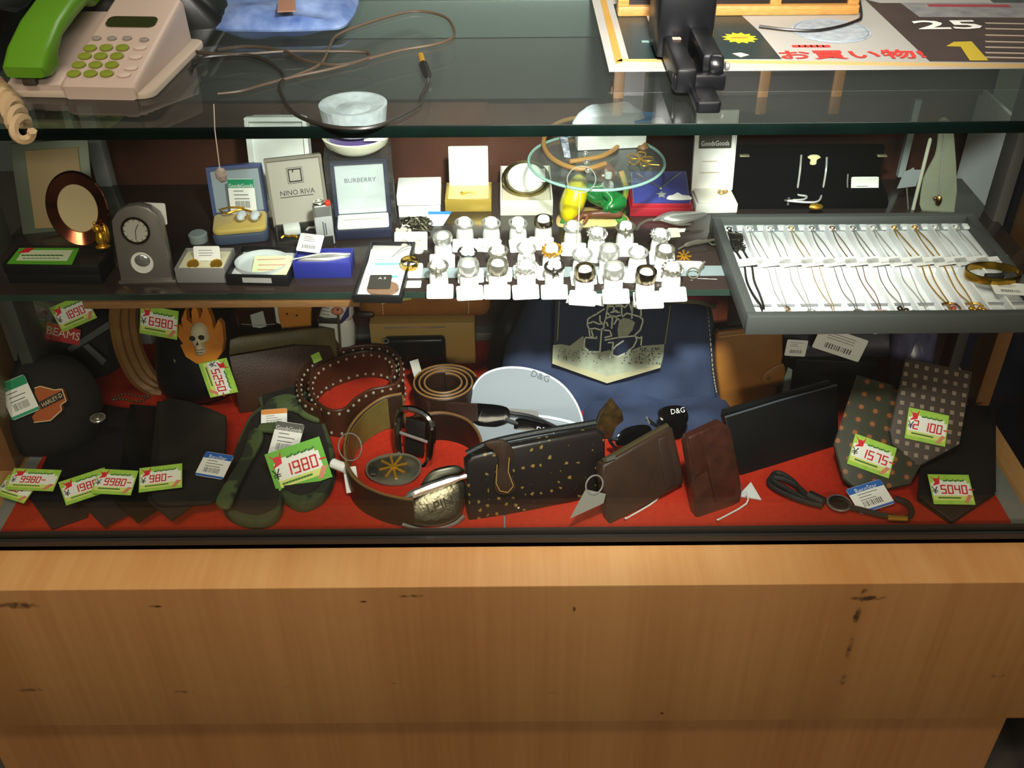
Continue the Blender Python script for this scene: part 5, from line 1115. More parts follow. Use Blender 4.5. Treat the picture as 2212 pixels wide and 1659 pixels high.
# oval starburst buckle
qf = at(850, 1040, .0005, 4, 74)
sbk = T('starburst_buckle', 'oval silver belt buckle with a gold star burst lying inside the belt loop', 'buckle', qf)
oo = qf.uvs([(792, 1020), (800, 1000), (835, 986), (880, 985), (906, 1000), (905, 1025), (880, 1046), (840, 1050), (805, 1038)])
sbk.part('plate', G(40).prism(sm2(oo, True, 4), 0, .003, .001), M('#7d7862', .35, .9, col2='#5a5a4a', ns=60))
sbk.part('rim', G().tube([(*p, .003) for p in sm2(oo, True, 4)], .0013, 6, closed=True), OLDS)
sc0 = qf.uv(850, 1012)
for k in range(8): sbk.part('star_ray', G().tube([(sc0[0], sc0[1], .0045), (sc0[0]+.017*cos(k*pi/4+.2), sc0[1]+.017*sin(k*pi/4+.2), .004)], [.0014, .002], 6), GOLD)
sbk.part('hook', G().box(-.028, -.020, .006, .018, .003, .008, .001), DKS)
stg = T('belt_tag', 'white folded paper tag tied to the wide brown belt', 'tag', at(752, 1020, .03, -30, 30))
stg.part('card', G().box(-.006, .012, -.024, .006, 0, .0006).xf(Matrix.Rotation(RAD(25), 4, 'Z')), CARD); stg.part('roll', G().lathe([(.006, -.010), (.006, .010)], 14).xf(Matrix.Translation((-.012, .004, .002)) @ Matrix.Rotation(RAD(90), 4, 'Y')), CARD); stg.part('ring', G().torus((-.004, .03, .002), .016, .0008, 26, 6), SILVER)
# ---------------------------------------------------------------- things behind, under the shelf
f = atY(637, 735, .345, 3, 4); f.o.z = .0; f = frame(V((f.o.x, .345, 0)), 3, 4)
of_ = T('wooden_figure', 'orange wooden carved figure with three dark dots', 'wooden figure', f)
of_.part('body', G().prism(sm2(f.uvs([(612, 770), (608, 715), (600, 680), (600, 640), (612, 600), (655, 600), (675, 640), (672, 680), (672, 715), (668, 770)]), True, 3), -.016, 0, .003), M('#d08a3a', .45, col2='#c27a2c', ns=12, stretch=(1, 4, 1)))
for a, b in ((620, 678), (641, 681), (618, 710)): of_.part('dot', G().lathe([(.0, 0), (.0016, 0), (.0014, .0012), (0, .0014)], 10).xf(Matrix.Translation((*f.uv(a, b), 0))), INK)
of_.part('white_side', G().prism(f.uvs([(588, 640), (602, 640), (610, 705), (596, 700)]), -.012, -.003, .001), M('#cfd6d0', .5))
f = frame(V((onY(722, 745, .33).x, .33, 0)), -4, 4)
wf_ = T('white_figurine', 'white robed figurine with dark belt and thin brown staff', 'figurine', f)
wf_.part('robe', G(60).dome(sm2(f.uvs([(690, 780), (688, 715), (695, 690), (757, 690), (764, 760), (762, 785), (725, 790)]), True, 3), .010, 0, .010), M('#d6dcd6', .5))
wf_.part('torso', G(60).dome(sm2(f.uvs([(692, 692), (698, 655), (710, 610), (750, 610), (758, 650), (757, 692)]), True, 3), .012, 0, .008), M('#e2e6de', .5))
wf_.part('belt', G().box(f.uv(690, 685)[0], f.uv(737, 685)[0], f.uv(700, 689)[1], f.uv(700, 679)[1], .006, .0135, .001), M('#2c2a26', .5))
wf_.part('hand', G(60).sph((*f.uv(733, 662), .013), (.0085, .006, .005)), M('#d88a68', .5))
wf_.part('blue_sash', G().prism(f.uvs([(736, 690), (757, 650), (757, 675), (742, 690)]), .008, .013, .001), M('#34306e', .6))
wf_.part('staff', G().tube([(*f.uv(735, 655), .016), (*f.uv(741, 745), .016)], .0016, 7), M('#5d4a26', .6))
for k in range(4): wf_.part('fold', G(0).stroke([f.uvs([(702, 655+k*7), (716, 657+k*7)])], .0008, .0125, .0005), M('#8a908a', .6))
bt = T('small_tag', 'pale blank tag with string hanging in the dark behind the brown wallet', 'tag', frame(onY(558, 690, .34), 0, 5))
bt.part('card', G().prism([(-.009, -.011), (.001, -.013), (.010, -.010), (.008, .013), (-.010, .007)], 0, .0006), M('#aeb6ae', .6)); bt.part('string', G().tube([(-.024, -.007, 0), (0, -.008, .001), (.022, -.007, 0)], .0006, 5, k=3), M('#8a8f88', .6))
# wood block with tan purse and black pouch
f, wd = base((806, 789), (1028, 786), 0)
hgt = f.up(806, 700)
wbk = T('wood_block', 'plain pale wood block carrying the tan purse', 'wood block', f)
wbk.part('block', G().box(-wd/2, wd/2, 0, .055, 0, hgt, .002), wood('mat_wood_block', '#a88a4c', '#b99c5e', vert=False)); wbk.part('inlay', G().box(-wd*.36, wd*.22, -.0006, .0, hgt-.007, hgt-.005), SILVER)
pf_ = frame(f.m @ V((0.004, .012, hgt)), 0, 22)
tp_ = T('tan_purse', 'tan leather purse with pale stitching lying on the wood block', 'purse', pf_)
tp_.part('body', G(60).dome(rrect(-.09, .088, .004, .08, .014), .018, 0, .018, rings=6), LEA('#a86f34', '#93602c', .4)); 
for xx in (-.055, .060): tp_.part('stitching', G(0).stroke([[(xx, .010+k*.004), (xx, .0125+k*.004)] for k in range(9)], .0009, .0165, .0006), M('#e6d3a4', .7))
tp_.part('strap', G().box(-.092, -.068, .004, .012, .002, .014, .002), LEA('#2a1c14'))
solo('yellow_label', 'narrow yellow-green label on top of the tan purse', 'label', pf_.mv(-.036, .024, .020), G().prism([(-.02, 0), (.02, .006), (.02, .012), (-.02, .008)], 0, .0006), M('#cfe06a', .6))
f, wd = base((835, 800), (965, 797), 0)
bpz = T('zip_pouch', 'small black leather zip pouch in front of the wood block', 'pouch', f)
bpz.part('body', G().box(-wd/2, wd/2, 0, .014, 0, f.up(900, 733), .006, 3), LEA('#16181a', None, .3)); bpz.part('zip_pull', G().torus((-wd/2+.003, 0, f.up(828, 737)), .0035, .0009, 16, 6, 'y'), SILVER)
bpz.part('seam', G().box(-wd*.12, -wd*.11, -.0006, 0, .004, f.up(900, 738)), BLKL)
solo('paper_slip', 'small folded grey paper slip leaning on the rolled belt', 'paper', at(900, 800, .045, 30, 30), G().box(-.006, .006, -.012, .014, 0, .0006), M('#a8a79c', .6))
# jeans
f = frame(onZ(1310, 872, 0), 0, 20)
jn = T('jeans', 'folded dark blue jeans with a printed back pocket', 'jeans', f)
DEN = M('#2f3e5e', .85, col2='#1f2942', ns=9, bump=.5, bs=600, stretch=(1, .35, 1))
out = sm2(f.uvs([(1105, 925), (1085, 850), (1090, 760), (1120, 690), (1140, 640), (1150, 560), (1500, 560), (1530, 640), (1545, 720), (1548, 800), (1560, 880), (1555, 925), (1400, 935), (1250, 935)]), True, 5)
jn.part('leg', G(60).dome(out, .022, 0, .006, rings=16, nz=.014, ns=24, seed=3, pw=.3), DEN)
lf9 = at(1400, 930, .0)
jn.part('folded_leg', G(60).dome(sm2(lf9.uvs([(1262, 925), (1290, 945), (1400, 950), (1560, 935), (1580, 890), (1565, 862), (1400, 858), (1275, 862)])), .022, 0, 0, rings=9, nz=.008, ns=30, seed=5, pw=.3), DEN, fr=lf9)
jf2 = f.mv(0, 0, .033)
PK = lambda pts: jf2.uvs(pts)
C2 = lambda pts: [(1180+a/5.53, 640+b/5.53) for a, b in pts]
pk = jn.part('pocket', G().prism(PK([(1196, 742), (1200, 640), (1206, 560), (1470, 560), (1456, 640), (1436, 742), (1427, 794), (1312, 828), (1193, 786)]), -.018, .0006), M('#26324e', .85, col2='#1c253c', ns=14, bump=.35, bs=600, stretch=(1, .35, 1)), fr=jf2)
PRN = M('#a6ac94', .8, col2='#929a84', ns=90)
jn.part('pocket_print', G(0).prism(PK(C2([(80, 580), (180, 570), (280, 590), (440, 470), (460, 590), (500, 650), (620, 670), (760, 640), (800, 720), (900, 710), (1020, 640), (1150, 590), (1410, 570), (1400, 700), (1360, 850), (725, 1035), (70, 800)])), .0007, .0011), PRN, pk, fr=jf2)
jn.part('pocket_hem', G(0).prism(PK(C2([(70, 800), (725, 1035), (1360, 850), (1365, 810), (725, 955), (75, 740)])), .0011, .0018), M('#aeaa86', .8), pk, fr=jf2)
LINES = [[(690, 330), (715, 230), (745, 20)], [(745, 110), (720, 180), (760, 230), (830, 240), (900, 220), (900, 130), (860, 90), (780, 90), (745, 110)], [(790, 80), (820, 20), (900, 20), (900, 90)], [(760, 120), (800, 115)], [(830, 115), (880, 115)], [(810, 130), (800, 170), (840, 170)], [(770, 190), (820, 180), (870, 190)],
    [(690, 150), (660, 170), (600, 210), (540, 240), (495, 270), (490, 340), (510, 390), (580, 380), (650, 400), (690, 370), (680, 320), (630, 330), (560, 300), (510, 320)], [(640, 230), (640, 290), (670, 330)], [(700, 280), (730, 250), (790, 240), (780, 380)], [(690, 400), (760, 410), (780, 470), (700, 490)], [(510, 390), (520, 480), (560, 480), (540, 410)],
    [(910, 240), (960, 200), (1040, 220), (1110, 240), (1150, 270), (1150, 310), (1120, 400), (1060, 460)], [(880, 100), (940, 130), (990, 70), (1020, 170)], [(1030, 60), (1020, 260)], [(1060, 130), (1130, 150), (1130, 230)], [(660, 400), (640, 660)], [(470, 490), (600, 500), (600, 480)], [(455, 560), (450, 610), (520, 660), (630, 660)], [(700, 520), (860, 490), (1060, 470), (1080, 520), (1040, 600), (960, 670), (850, 720), (790, 700), (790, 640), (830, 590), (920, 530)],
    [(740, 550), (800, 550), (790, 620), (760, 730)], [(1070, 480), (1110, 500), (1140, 480), (1130, 580)], [(460, 500), (455, 560)], [(830, 250), (870, 280)], [(720, 310), (735, 350)], [(850, 260), (810, 330)]]
jn.part('pocket_drawing', G(0).stroke([PK(C2(l)) for l in LINES], .0019, .0008, .0005), M('#ccd2bc', .8), pk, fr=jf2)
jn.part('drawn_sack', G(0).prism(PK(C2([(870, 290), (920, 255), (1000, 270), (1060, 310), (1030, 400), (960, 480), (860, 490), (850, 400)])), .0008, .0012), PRN, pk, fr=jf2)
random.seed(9)
jn.part('print_specks', G(0).stroke([(lambda a, b: [PK([(a, b)])[0], PK([(a+random.uniform(-3, 3), b+2)])[0]])(*C2([(random.uniform(900, 1360), random.uniform(610, 800))])[0]) for _ in range(90)]+[(lambda a, b: [PK([(a, b)])[0], PK([(a+1.5, b+1)])[0]])(*C2([(random.uniform(130, 700), random.uniform(620, 790))])[0]) for _ in range(40)], .0009, .0011, .0003), M('#24304a', .8), pk, kind='stuff', fr=jf2)
ST2 = M('#a89a5c', .8)
def dash(pts, n):
    p = [V((*q, 0)) for q in PK(pts)]; sp = smooth_path(p, False, max(2, n//(len(p)-1))); return [[(sp[i].x, sp[i].y), (sp[i+1].x, sp[i+1].y)] for i in range(0, len(sp)-1, 2)]
jn.part('stitching', G(0).stroke(dash([(1497, 655), (1525, 660), (1533, 720), (1540, 800), (1548, 850)], 60), .0010, .0, .0010), ST2, fr=jf2); jn.part('stitching', G(0).stroke(dash([(1448, 660), (1436, 742)], 40), .0009, .0007, .0006), ST2, pk, fr=jf2); jn.part('stitching', G(0).stroke(dash([(1208, 650), (1204, 735)], 36), .0009, .0007, .0006), ST2, pk, fr=jf2)
jn.part('waist_hem', G().tube([(*jf2.uv(a, b), .002) for a, b in ((1436, 648), (1470, 650), (1510, 652), (1545, 662))], .003, 7, k=4), M('#8f8a6a', .8), fr=jf2)
jn.part('red_patch', G().prism(PK([(1460, 640), (1550, 640), (1552, 657), (1500, 650), (1462, 648)]), .0, .002), M('#b02838', .7), fr=jf2)
solo('orange_pack', 'orange and red patterned pack standing behind the jeans', 'pack', frame(onZ(1545, 800, .0), 6, 14), G().box(-.012, .014, 0, .12, -.008, -.001, .001), M('#b5622c', .5, col2='#8a2c2c', ns=30))
# black jacket
f = frame(onZ(1130, 790, 0), 10, 18)
jk = T('leather_jacket', 'folded black leather jacket tucked behind the jeans', 'jacket', f)
jk.part('body', G(60).dome(sm2(f.uvs([(1060, 830), (1065, 740), (1085, 680), (1110, 640), (1140, 600), (1230, 600), (1220, 660), (1190, 740), (1170, 830)])), .02, 0, .006, rings=9, nz=.010, ns=26, seed=6), LEA('#1c211e', '#141816', .35))
jk.part('seam', G().tube([(*f.uv(a, b), .021) for a, b in ((1215, 645), (1195, 685), (1165, 730), (1150, 770))], .0022, 6, k=4), LEA('#3a3f36')); jk.part('stud', G().sph((*f.uv(1140, 700), .022), .0025, 8, 6), DKS)
# sunglasses case
f = frame(onZ(1110, 955, 0), -9, 0)
cs = T('sunglasses_case', 'pale grey hard sunglasses case standing open', 'glasses case', frame(onZ(1110, 955, 0), -9))
lidf = Fr(cs.fr.m @ V((0, .034, .02)), cs.fr.x, cs.fr.z*.92+cs.fr.y*.39, cs.fr.z*.39-cs.fr.y*.92)
lidp = sm2(lidf.uvs([(1020, 870), (1026, 835), (1050, 808), (1095, 795), (1150, 800), (1205, 825), (1240, 865), (1257, 910), (1250, 930), (1140, 905)]), True, 5)
cs.part('lid', G(60).dome(lidp, -.022, 0, -.003, rings=9), M('#8d969d', .4)); cs.part('lid_rim', G().tube([(*p, .001) for p in lidp], .0022, 6, closed=True), M('#d3dade', .35))
cs.part('lid_lettering', G(0).text('D&G', .013, 0, 0, .0).xf(Matrix.Translation((*lidf.uv(1165, 818), -.010)) @ Matrix.Rotation(RAD(-14), 4, 'Z')), M('#6a747c', .5), fr=lidf) if False else None
for n_o in (): pass
lett = G(0).text('D&G', .012, 0, 0, 0).xf(Matrix.Translation((*lidf.uv(1168, 812), .0035)) @ Matrix.Rotation(RAD(-16), 4, 'Z')); cs.part('lid_lettering', lett, M('#5f6870', .5), fr=lidf)
for o_ in list(cs.o.children):
    if o_.name.startswith(('lid', 'lid_rim')) and not o_.name.startswith('lid_lettering'):
        mx = cs.fr.inv @ lidf.m
        for v in o_.data.vertices: v.co = mx @ v.co
bsf = cs.fr.mv(0, 0, .0)
cs.part('base', G(60).dome(sm2(bsf.uvs([(1005, 925), (1000, 900), (1012, 868), (1060, 875), (1150, 895), (1240, 915), (1245, 935), (1200, 960), (1110, 975), (1040, 955)], .02)), -.016, .020, .004, rings=7), M('#939ba2', .4)); cs.part('rim', G().tube([(*p, .020) for p in sm2(bsf.uvs([(1005, 925), (1000, 900), (1012, 868), (1060, 875), (1150, 895), (1240, 915), (1245, 935), (1200, 960), (1110, 975), (1040, 955)], .02))], .0022, 6, closed=True), M('#d3dade', .35))
cs.part('front_wall', G(60).loft([[(*p, z) for p in sm2(bsf.uvs([(1005, 925), (1000, 900), (1012, 868), (1060, 875), (1150, 895), (1240, 915), (1245, 935), (1200, 960), (1110, 975), (1040, 955)], .02))] for z in (0.001, .02)], cap=False), M('#b9c3c8', .4))
def shades(label, f, lenses, arm, word, wp, name='sunglasses'):
    t = T(name, label, 'sunglasses', f, 'sunglasses'); BLG = M('#050506', .08, spec=.35)
    for l in lenses: t.part('lens', G(60).dome(sm2(f.uvs(l), True, 4), .0015, 0, .003), BLG)
    for a in arm: t.part('arm', G().tube([(*f.uv(x_, y_), z_) for x_, y_, z_ in a], .0022, 7, k=4), M('#18181a', .25))
    if word: t.part('lettering', G(0).text('D&G', .009, 0, 0, 0).xf(Matrix.Translation((*f.uv(*wp), .0034))), M('#d8d8d4', .5))
    return t
gf = frame(onP(1110, 905, cs.fr.m @ V((0, .02, .026)), V((0, -.5, .86)).normalized()), -9, 50)
t = shades('black wraparound sunglasses lying in the pale grey case', gf, [[(1018, 875), (1045, 872), (1095, 880), (1100, 905), (1085, 918), (1050, 925), (1022, 910)], [(1115, 905), (1150, 908), (1200, 925), (1200, 942), (1160, 945), (1115, 940)]], [[(1100, 890, -.003), (1150, 898, -.006), (1202, 922, -.003)], [(1016, 888, -.002), (1008, 905, -.006), (1006, 920, -.01)]], True, (1175, 930))
t.part('bridge', G().tube([(*gf.uv(1092, 905), .001), (*gf.uv(1118, 915), .001)], .002, 7), M('#3a3a38', .3))
t.part('temple_card', G().prism(gf.uvs([(1040, 866), (1160, 884), (1164, 902), (1050, 884)]), -.010, -.009), M('#5c5a54', .5))
gf = frame(onZ(1400, 955, .028), 14, 38)
t = shades('black sunglasses with a logo lens resting on the jeans', gf, [[(1425, 885), (1450, 876), (1478, 880), (1487, 905), (1470, 928), (1440, 925), (1425, 905)], [(1335, 940), (1360, 922), (1398, 918), (1408, 935), (1380, 955), (1335, 962)]], [[(1336, 950, .0), (1320, 950, -.006), (1335, 968, -.012)], [(1395, 905, .004), (1412, 918, .004), (1425, 920, .003)]], True, (1462, 888))
t.part('nose_pad', G().tube([(*gf.uv(1393, 900), .005), (*gf.uv(1400, 915), .005)], .0014, 6), CHROME)
f = frame(onZ(1315, 950, 0), 20, 10)
solo('tortoise_clip', 'pointed tortoiseshell claw standing beside the sunglasses', 'hair claw', f, G().prism(f.uvs([(1282, 945), (1300, 895), (1325, 864), (1345, 890), (1352, 925), (1345, 950)]), -.010, 0, .002), M('#17110a', .2, col2='#4a3818', ns=60))
# wallets in front
def wallet(name, label, pix, base_px, rot, tilt, th, mat, bev=.003, group=None):
    f = frame(onZ(*base_px, 0), rot, tilt); t = T(name, label, 'wallet', f, group)
    t.part('body', G().prism(f.uvs(pix), -th, 0, bev, 3), mat); return t, f
MONO = M('#1d1612', .35, col2='#7a6434', ns=70, sharp=False, bump=.1)
def mono_mat():
    mt = bpy.data.materials.new('mat_monogram'); mt.use_nodes = True; nt = mt.node_tree; b = nt.nodes['Principled BSDF']; N = nt.nodes.new; L = nt.links.new
    tc = N('ShaderNodeTexCoord'); vo = N('ShaderNodeTexVoronoi'); vo.inputs['Scale'].default_value = 95; vo.inputs['Randomness'].default_value = .45; L(tc.outputs['Object'], vo.inputs['Vector'])
    n = N('ShaderNodeTexNoise'); n.inputs['Scale'].default_value = 260; L(tc.outputs['Object'], n.inputs['Vector'])
    mu = N('ShaderNodeMath'); mu.operation = 'MULTIPLY_ADD'; L(n.outputs['Fac'], mu.inputs[0]); mu.inputs[1].default_value = .5; L(vo.outputs['Distance'], mu.inputs[2])
    r = N('ShaderNodeValToRGB'); e = r.color_ramp.elements; e[0].position, e[1].position = .42, .47; e[0].color = (*lin('#7d6530'), 1); e[1].color = (*lin('#17110f'), 1); L(mu.outputs[0], r.inputs[0]); L(r.outputs[0], b.inputs['Base Color']); b.inputs['Roughness'].default_value = .35; return mt
t, f = wallet('monogram_wallet', 'long dark brown monogram zip wallet with a snap loop', [(1012, 1130), (1005, 1000), (1020, 985), (1100, 965), (1290, 928), (1308, 940), (1310, 1060), (1250, 1080), (1130, 1108)], (1150, 1105), 11, 18, .018, mono_mat(), .004)
t.part('zip', G().tube([(*f.uv(a, b), -.008) for a, b in ((1010, 985), (1060, 962), (1150, 942), (1290, 918))], .004, 8, k=4), LEA('#171a1a'))
lp2 = t.part('loop', G().prism(sm2(f.uvs([(1045, 955), (1085, 948), (1105, 965), (1108, 985), (1098, 1010), (1112, 1040), (1112, 1055), (1092, 1066), (1070, 1060), (1066, 1035), (1076, 1000), (1068, 975)]), True, 4), 0, .005, .001), LEA('#2c1d16', '#38261a'))
t.part('stitching', G(0).stroke([[p, q] for p, q in zip(f.uvs([(1072, 1000), (1070, 1040), (1078, 1056), (1095, 1060), (1107, 1046), (1096, 1015)]), f.uvs([(1070, 1040), (1078, 1056), (1095, 1060), (1107, 1046), (1096, 1015), (1098, 985)]))], .0008, .0052, .0004), M('#a8843c', .6), lp2)
t, f = wallet('zip_purse', 'brown leather zip purse propped on a clear stand', [(1318, 1135), (1300, 1020), (1303, 1005), (1440, 925), (1455, 925), (1475, 1010), (1478, 1045), (1420, 1080)], (1390, 1105), 28, 20, .016, LEA('#3b2a20', '#2f211a'), .004)
t.part('zip', G().tube([(*f.uv(a, b), -.006) for a, b in ((1308, 1000), (1340, 982), (1400, 948), (1448, 922))], .0035, 8, k=3), M('#5a5034', .35, .6)); t.part('strip', G().prism(f.uvs([(1420, 950), (1440, 940), (1460, 1045), (1438, 1058)]), 0, .0015, .0005), LEA('#33241e'))
t.part('key_ring', G().torus((*f.uv(1280, 1045), .004), .011, .0010, 28, 6), SILVER); t.part('ring_tag', G(0).prism(f.uvs([(1262, 1055), (1305, 1065), (1300, 1085), (1228, 1118), (1240, 1095)]), .003, .0036), M('#8a8a82', .5))
t.part('zip_pull', G().box(-.006, .006, -.002, .002, 0, .002).xf(Matrix.Translation((*f.uv(1318, 990), 0))), LSILVER)
t, f = wallet('card_wallet', 'reddish brown crocodile-grain card wallet standing upright', [(1505, 1125), (1497, 1040), (1484, 960), (1488, 945), (1560, 912), (1580, 925), (1605, 1060), (1600, 1085), (1525, 1128)], (1545, 1105), 24, 16, .014, M('#4a261c', .3, col2='#2e1812', ns=45, bump=.5, bs=120, coat=.3), .003)
t.part('seam', G(0).stroke([f.uvs([(1512, 945), (1528, 1010), (1545, 1085)])], .0012, .0001, .0006), LEA('#2a1712')); t.part('fold', G().prism(f.uvs([(1486, 948), (1510, 935), (1530, 1010), (1500, 1030)]), 0, .0015, .0005), M('#3c1e16', .3, bump=.4, bs=120))
for k, (A_, B_) in enumerate((((1120, 1100), (1205, 1072)), ((1350, 1122), (1418, 1080)), ((1548, 1125), (1612, 1088)))):
    a, b = onZ(*A_, .002), onZ(*B_, .003); d_ = (b-a).normalized()
    solo('display_easel', ['clear plastic easel lip under the monogram wallet', 'clear plastic easel lip under the zip purse', 'clear plastic easel lip under the card wallet'][k], 'easel', WORLD, G().tube([a+V((0, -.004, .006)), a+V((0, 0, .001)), a+d_*.008, b, b+V((0, .006, .012))], .0011, 6, k=3), M('#d0cdc4', .12))
t, f = wallet('tan_wallet', 'tan leather wallet with a snap tab standing upright', [(1560, 885), (1548, 790), (1546, 725), (1552, 716), (1680, 702), (1692, 712), (1692, 770), (1672, 880)], (1615, 882), 6, 16, .016, LEA('#8a5a22', '#7a4d1c', .45), .003)
t.part('tab', G().prism(sm2(f.uvs([(1692, 785), (1660, 798), (1645, 812), (1650, 828), (1672, 832), (1692, 825)]), True, 4), 0, .002, .0006), LEA('#80521e')); t.part('snap', G().lathe([(0, 0), (.003, 0), (.0025, .0012), (0, .0014)], 12).xf(Matrix.Translation((*f.uv(1660, 816), .002))), M('#9a7a3a', .3, .8)); t.part('opening', G().prism(f.uvs([(1553, 722), (1560, 712), (1680, 700), (1682, 706)]), -.013, -.003), LEA('#2a1a0c'))
t.part('edge_stitching', G(0).stroke([f.uvs([(1554, 728), (1686, 712)])], .0008, .0001, .0005), M('#c99a54', .6))
t, f = wallet('long_wallet', 'long black leather wallet standing at an angle', [(1600, 1030), (1565, 900), (1810, 832), (1812, 950), (1800, 965)], (1690, 1000), 22, 22, .010, LEA('#0f1012', '#0b0c0d', .4), .0015)
t.part('top_edge', G().tube([(*f.uv(a, b), -.001) for a, b in ((1566, 902), (1690, 864), (1809, 832))], .0012, 6), M('#4c5258', .3)); t.part('inner_leaf', G().prism(f.uvs([(1572, 905), (1575, 890), (1805, 826), (1810, 838)]), -.016, -.011), LEA('#141517'))
solo('folded_slip', 'white folded paper slip beside the crocodile-grain card wallet', 'paper', at(1622, 1068, .002, -30, 80), G().prism([(-.012, -.010), (.014, -.004), (-.006, .016)], 0, .003, .0004), M('#c9ccc8', .6))
# black box and wrapped things on a clear stand
f, wd = base((1705, 850), (1880, 858), 0)
hh = f.up(1705, 775)
bb2 = T('black_case', 'black leather case with gold letters under the wrapped accessories', 'case', f)
bb2.part('body', G().box(-wd/2, wd/2, 0, .05, 0, hh*.55, .002), LEA('#131214', None, .35)); bb2.part('lid', G().box(-wd/2, wd/2, 0, .05, hh*.58, hh, .003), LEA('#19181a', None, .35))
bb2.part('lettering', G(0).text('A I S', .010, .03, 0, 0).xf(Matrix.Translation((0, -.0006, hh*.45)) @ Matrix.Rotation(RAD(90), 4, 'X')), GOLD)
sf_ = frame(bb2.fr.m @ V((0.01, .014, hh)), 0, 50)
pkg = T('wrapped_scarf', 'dark check scarf in a clear plastic wrapper on the black case', 'scarf', sf_)
pkg.part('fabric', G(60).dome(rrect(-.07, .085, 0, .085, .012), .014, 0, .004, nz=.006, ns=30, rings=7), M('#1c1820', .5, col2='#2c2634', ns=30)); pkg.part('wrapper', G(0).dome(rrect(-.075, .09, -.003, .09, .012), .0175, 0, .004, nz=.008, ns=36, seed=9, rings=7), glass((.86, .86, .9), 1.5, .05, (.6, .6, .66)))
chk = M('#b09a6a', .7)
ck2 = pkg.part('check_panel', G().box(.005, .045, .045, .08, .0205, .0215), chk)
for k in range(7): pkg.part('check_line', G(0).stroke([[(.006+k*.006, .046), (.006+k*.006, .079)]], .0016, .0215, .0002), M('#5a3428' if k % 2 else '#2a2420', .7), ck2)
for k in range(6): pkg.part('check_line', G(0).stroke([[(.006, .047+k*.006), (.044, .047+k*.006)]], .0016, .0215, .0002), M('#5a3428' if k % 2 else '#2a2420', .7), ck2)
pkg.part('gold_bar', G().box(.068, .072, .006, .06, .020, .024, .001), M('#a8903c', .3, .8))
bar_tag('small square barcode tag at the left of the wrapped scarf', frame(onY(1720, 752, onZ(1720, 850, 0).y-.004), 0, 8).spin(-4), .027, .023)
bar_tag('large white barcode tag lying tilted on the wrapped scarf', frame(onY(1815, 743, onZ(1815, 850, 0).y-.002), 0, 14).spin(-19), .066, .031)
solo('clear_clip', 'bent clear plastic clip hanging by the tan wallet', 'clip', frame(onZ(1695, 845, .02), 10, 12), G().prism([(-.004, -.012), (.006, -.010), (.008, .03), (.002, .034), (-.002, .02)], 0, .001), M('#8a9a92', .2))
solo('violet_scarf', 'silvery violet satin scarf in the shade at the right', 'scarf', frame(onZ(1955, 860, 0), 0, 14), G(60).dome(rrect(-.028, .03, .0, .17, .012), .014, 0, .004, nz=.008, ns=45, seed=12, rings=9), M('#5c5a78', .3, col2='#2c2a40', ns=30))
# neckties at the right
def dots_mat(name, bg, fg, scale, rad_, rot=0.0, fg2=None):
    mt = bpy.data.materials.new(name); mt.use_nodes = True; nt = mt.node_tree; b = nt.nodes['Principled BSDF']; N = nt.nodes.new; L = nt.links.new
    tc = N('ShaderNodeTexCoord'); mp = N('ShaderNodeMapping'); mp.inputs['Rotation'].default_value = (0, 0, RAD(rot)); L(tc.outputs['Object'], mp.inputs[0])
    vo = N('ShaderNodeTexVoronoi'); vo.voronoi_dimensions = '2D'; vo.inputs['Scale'].default_value = scale; vo.inputs['Randomness'].default_value = 0; vo.distance = 'EUCLIDEAN' if fg2 else 'CHEBYCHEV'; L(mp.outputs[0], vo.inputs['Vector'])
    r = N('ShaderNodeValToRGB'); e = r.color_ramp.elements; r.color_ramp.interpolation = 'CONSTANT'; e[0].position = 0; e[0].color = (*lin(fg), 1); e[1].position = rad_; e[1].color = (*lin(bg), 1)
    if fg2: q = r.color_ramp.elements.new(rad_*.5); q.color = (*lin(fg2), 1); e = r.color_ramp.elements
    L(vo.outputs['Distance'], r.inputs[0]); L(r.outputs[0], b.inputs['Base Color']); b.inputs['Roughness'].default_value = .55; b.inputs['Sheen Weight'].default_value = .3; return mt
def tie2(label, pix, base_px, rot, tilt, z, mat):
    f = frame(onZ(*base_px, z), rot, tilt); t = T('necktie', label, 'necktie', f, 'neckties at the right end')
    t.part('blade', G(60).prism(f.uvs(pix), 0, .004, .0015), mat)
    t.part('lining', G().prism([(a*.98, b*.98-.001) for a, b in f.uvs(pix)], -.003, 0), LEA('#1a1814')); return t, f
t, f = tie2('near-black necktie with a pointed tip at the right corner', [(2055, 1130), (1980, 1075), (2000, 880), (2150, 880), (2150, 1065)], (2055, 1130), 0, 84, .002, LEA('#201c1c', '#181515', .6))
price_tag('5040', 'green price tag reading 5040 on the near-black necktie', at(2055, 1057, .020, -2, 68), .047, .038)
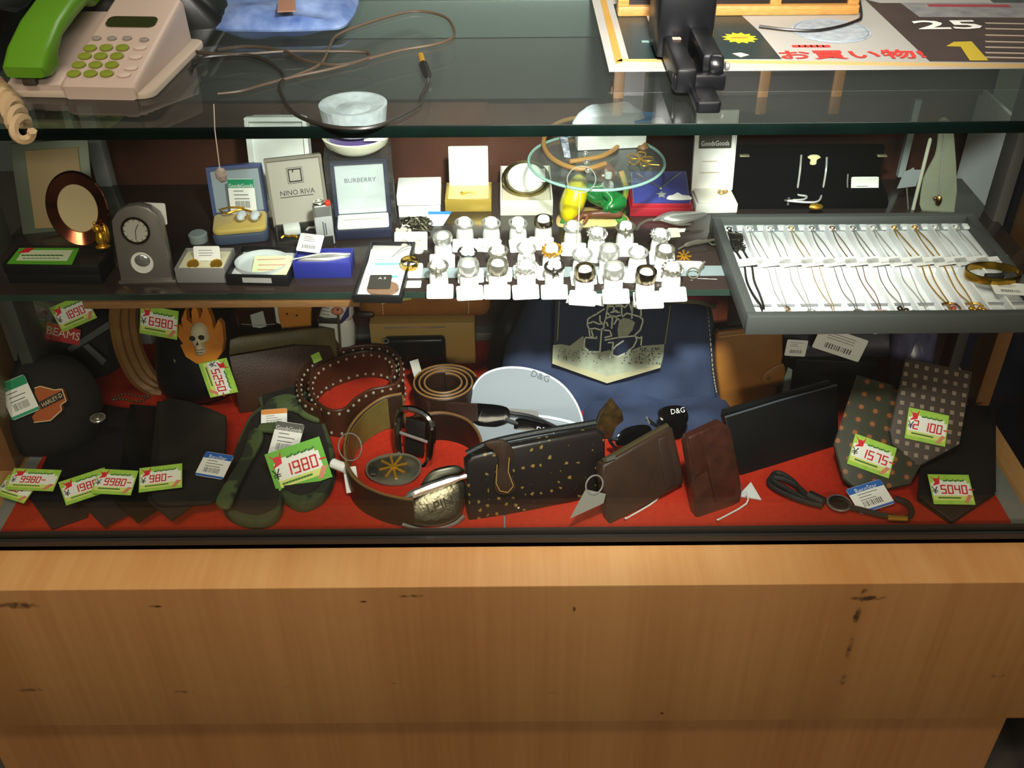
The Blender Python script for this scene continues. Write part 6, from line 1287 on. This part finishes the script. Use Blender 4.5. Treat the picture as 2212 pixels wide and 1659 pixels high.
t, f = tie2('green necktie with rows of orange flowers', [(1870, 1075), (1820, 1035), (1800, 960), (1850, 812), (1945, 840), (1990, 1000), (1965, 1045), (1900, 1060)], (1880, 1070), 0, 58, .004, dots_mat('mat_tie_flower', '#2e301c', '#8f5626', 58, .34, 20, '#3a3020'))
price_tag('1575', 'green price tag reading 1575 on the flowered green necktie', f.mv(*f.uv(1880, 988), .006).spin(-22), .050, .040)
t, f = tie2('brown necktie with a grid of pale square dots', [(1982, 1008), (1925, 960), (1920, 930), (1955, 775), (2098, 805), (2070, 960)], (1995, 1010), 0, 48, .022, dots_mat('mat_tie_check', '#3f3024', '#8d7b69', 84, .2, 12))
price_tag('2 100', 'green price tag reading 2100 on the dotted brown necktie', f.mv(*f.uv(1998, 924), .006).spin(-13), .048, .038)
# bolo tie with blue tag
f = at(1800, 1095, .004)
blo = T('bolo_tie', 'black braided cord bolo tie with a round dark stone', 'bolo tie', f)
BC = M('#141210', .6, bump=.6, bs=500)
def z3(pts, z=.004): return [(*f.uv(a, b), z) for a, b in pts]
blo.part('cord', G().tube(z3([(1780, 1090), (1745, 1078), (1720, 1055), (1690, 1040), (1665, 1038), (1662, 1052), (1690, 1070), (1735, 1088), (1775, 1098)]), .0032, 8, k=5), BC); blo.part('cord', G().tube(z3([(1740, 1080), (1715, 1048), (1690, 1030), (1672, 1028), (1668, 1042), (1700, 1062), (1740, 1085)]), .003, 8, k=5), BC)
blo.part('cord', G().tube(z3([(1830, 1100), (1870, 1110), (1920, 1122), (1955, 1125), (1968, 1112), (1958, 1092), (1930, 1082)]), .0034, 8, k=5), BC); blo.part('sleeve', G().tube(z3([(1745, 1076), (1778, 1092)]), .007, 10), BC)
blo.part('stone', G().lathe([(0, .001), (.012, .001), (.012, .005), (.008, .0075), (0, .0085)], 26).xf(Matrix.Translation((*f.uv(1811, 1092), 0))), M('#1a1816', .12)); blo.part('bezel', G().torus((*f.uv(1811, 1092), .004), .0128, .0014, 30, 6), CHROME)
blo.part('gold_tip', G().tube(z3([(1915, 1125), (1957, 1127)], .005), .0032, 8), GOLD)
bar_tag('blue-edged barcode tag on the bolo tie', at(1880, 1072, .012, 0, 72).spin(18), .045, .034, '#2f66b8', word='RecoStar', foot='#2f66b8')
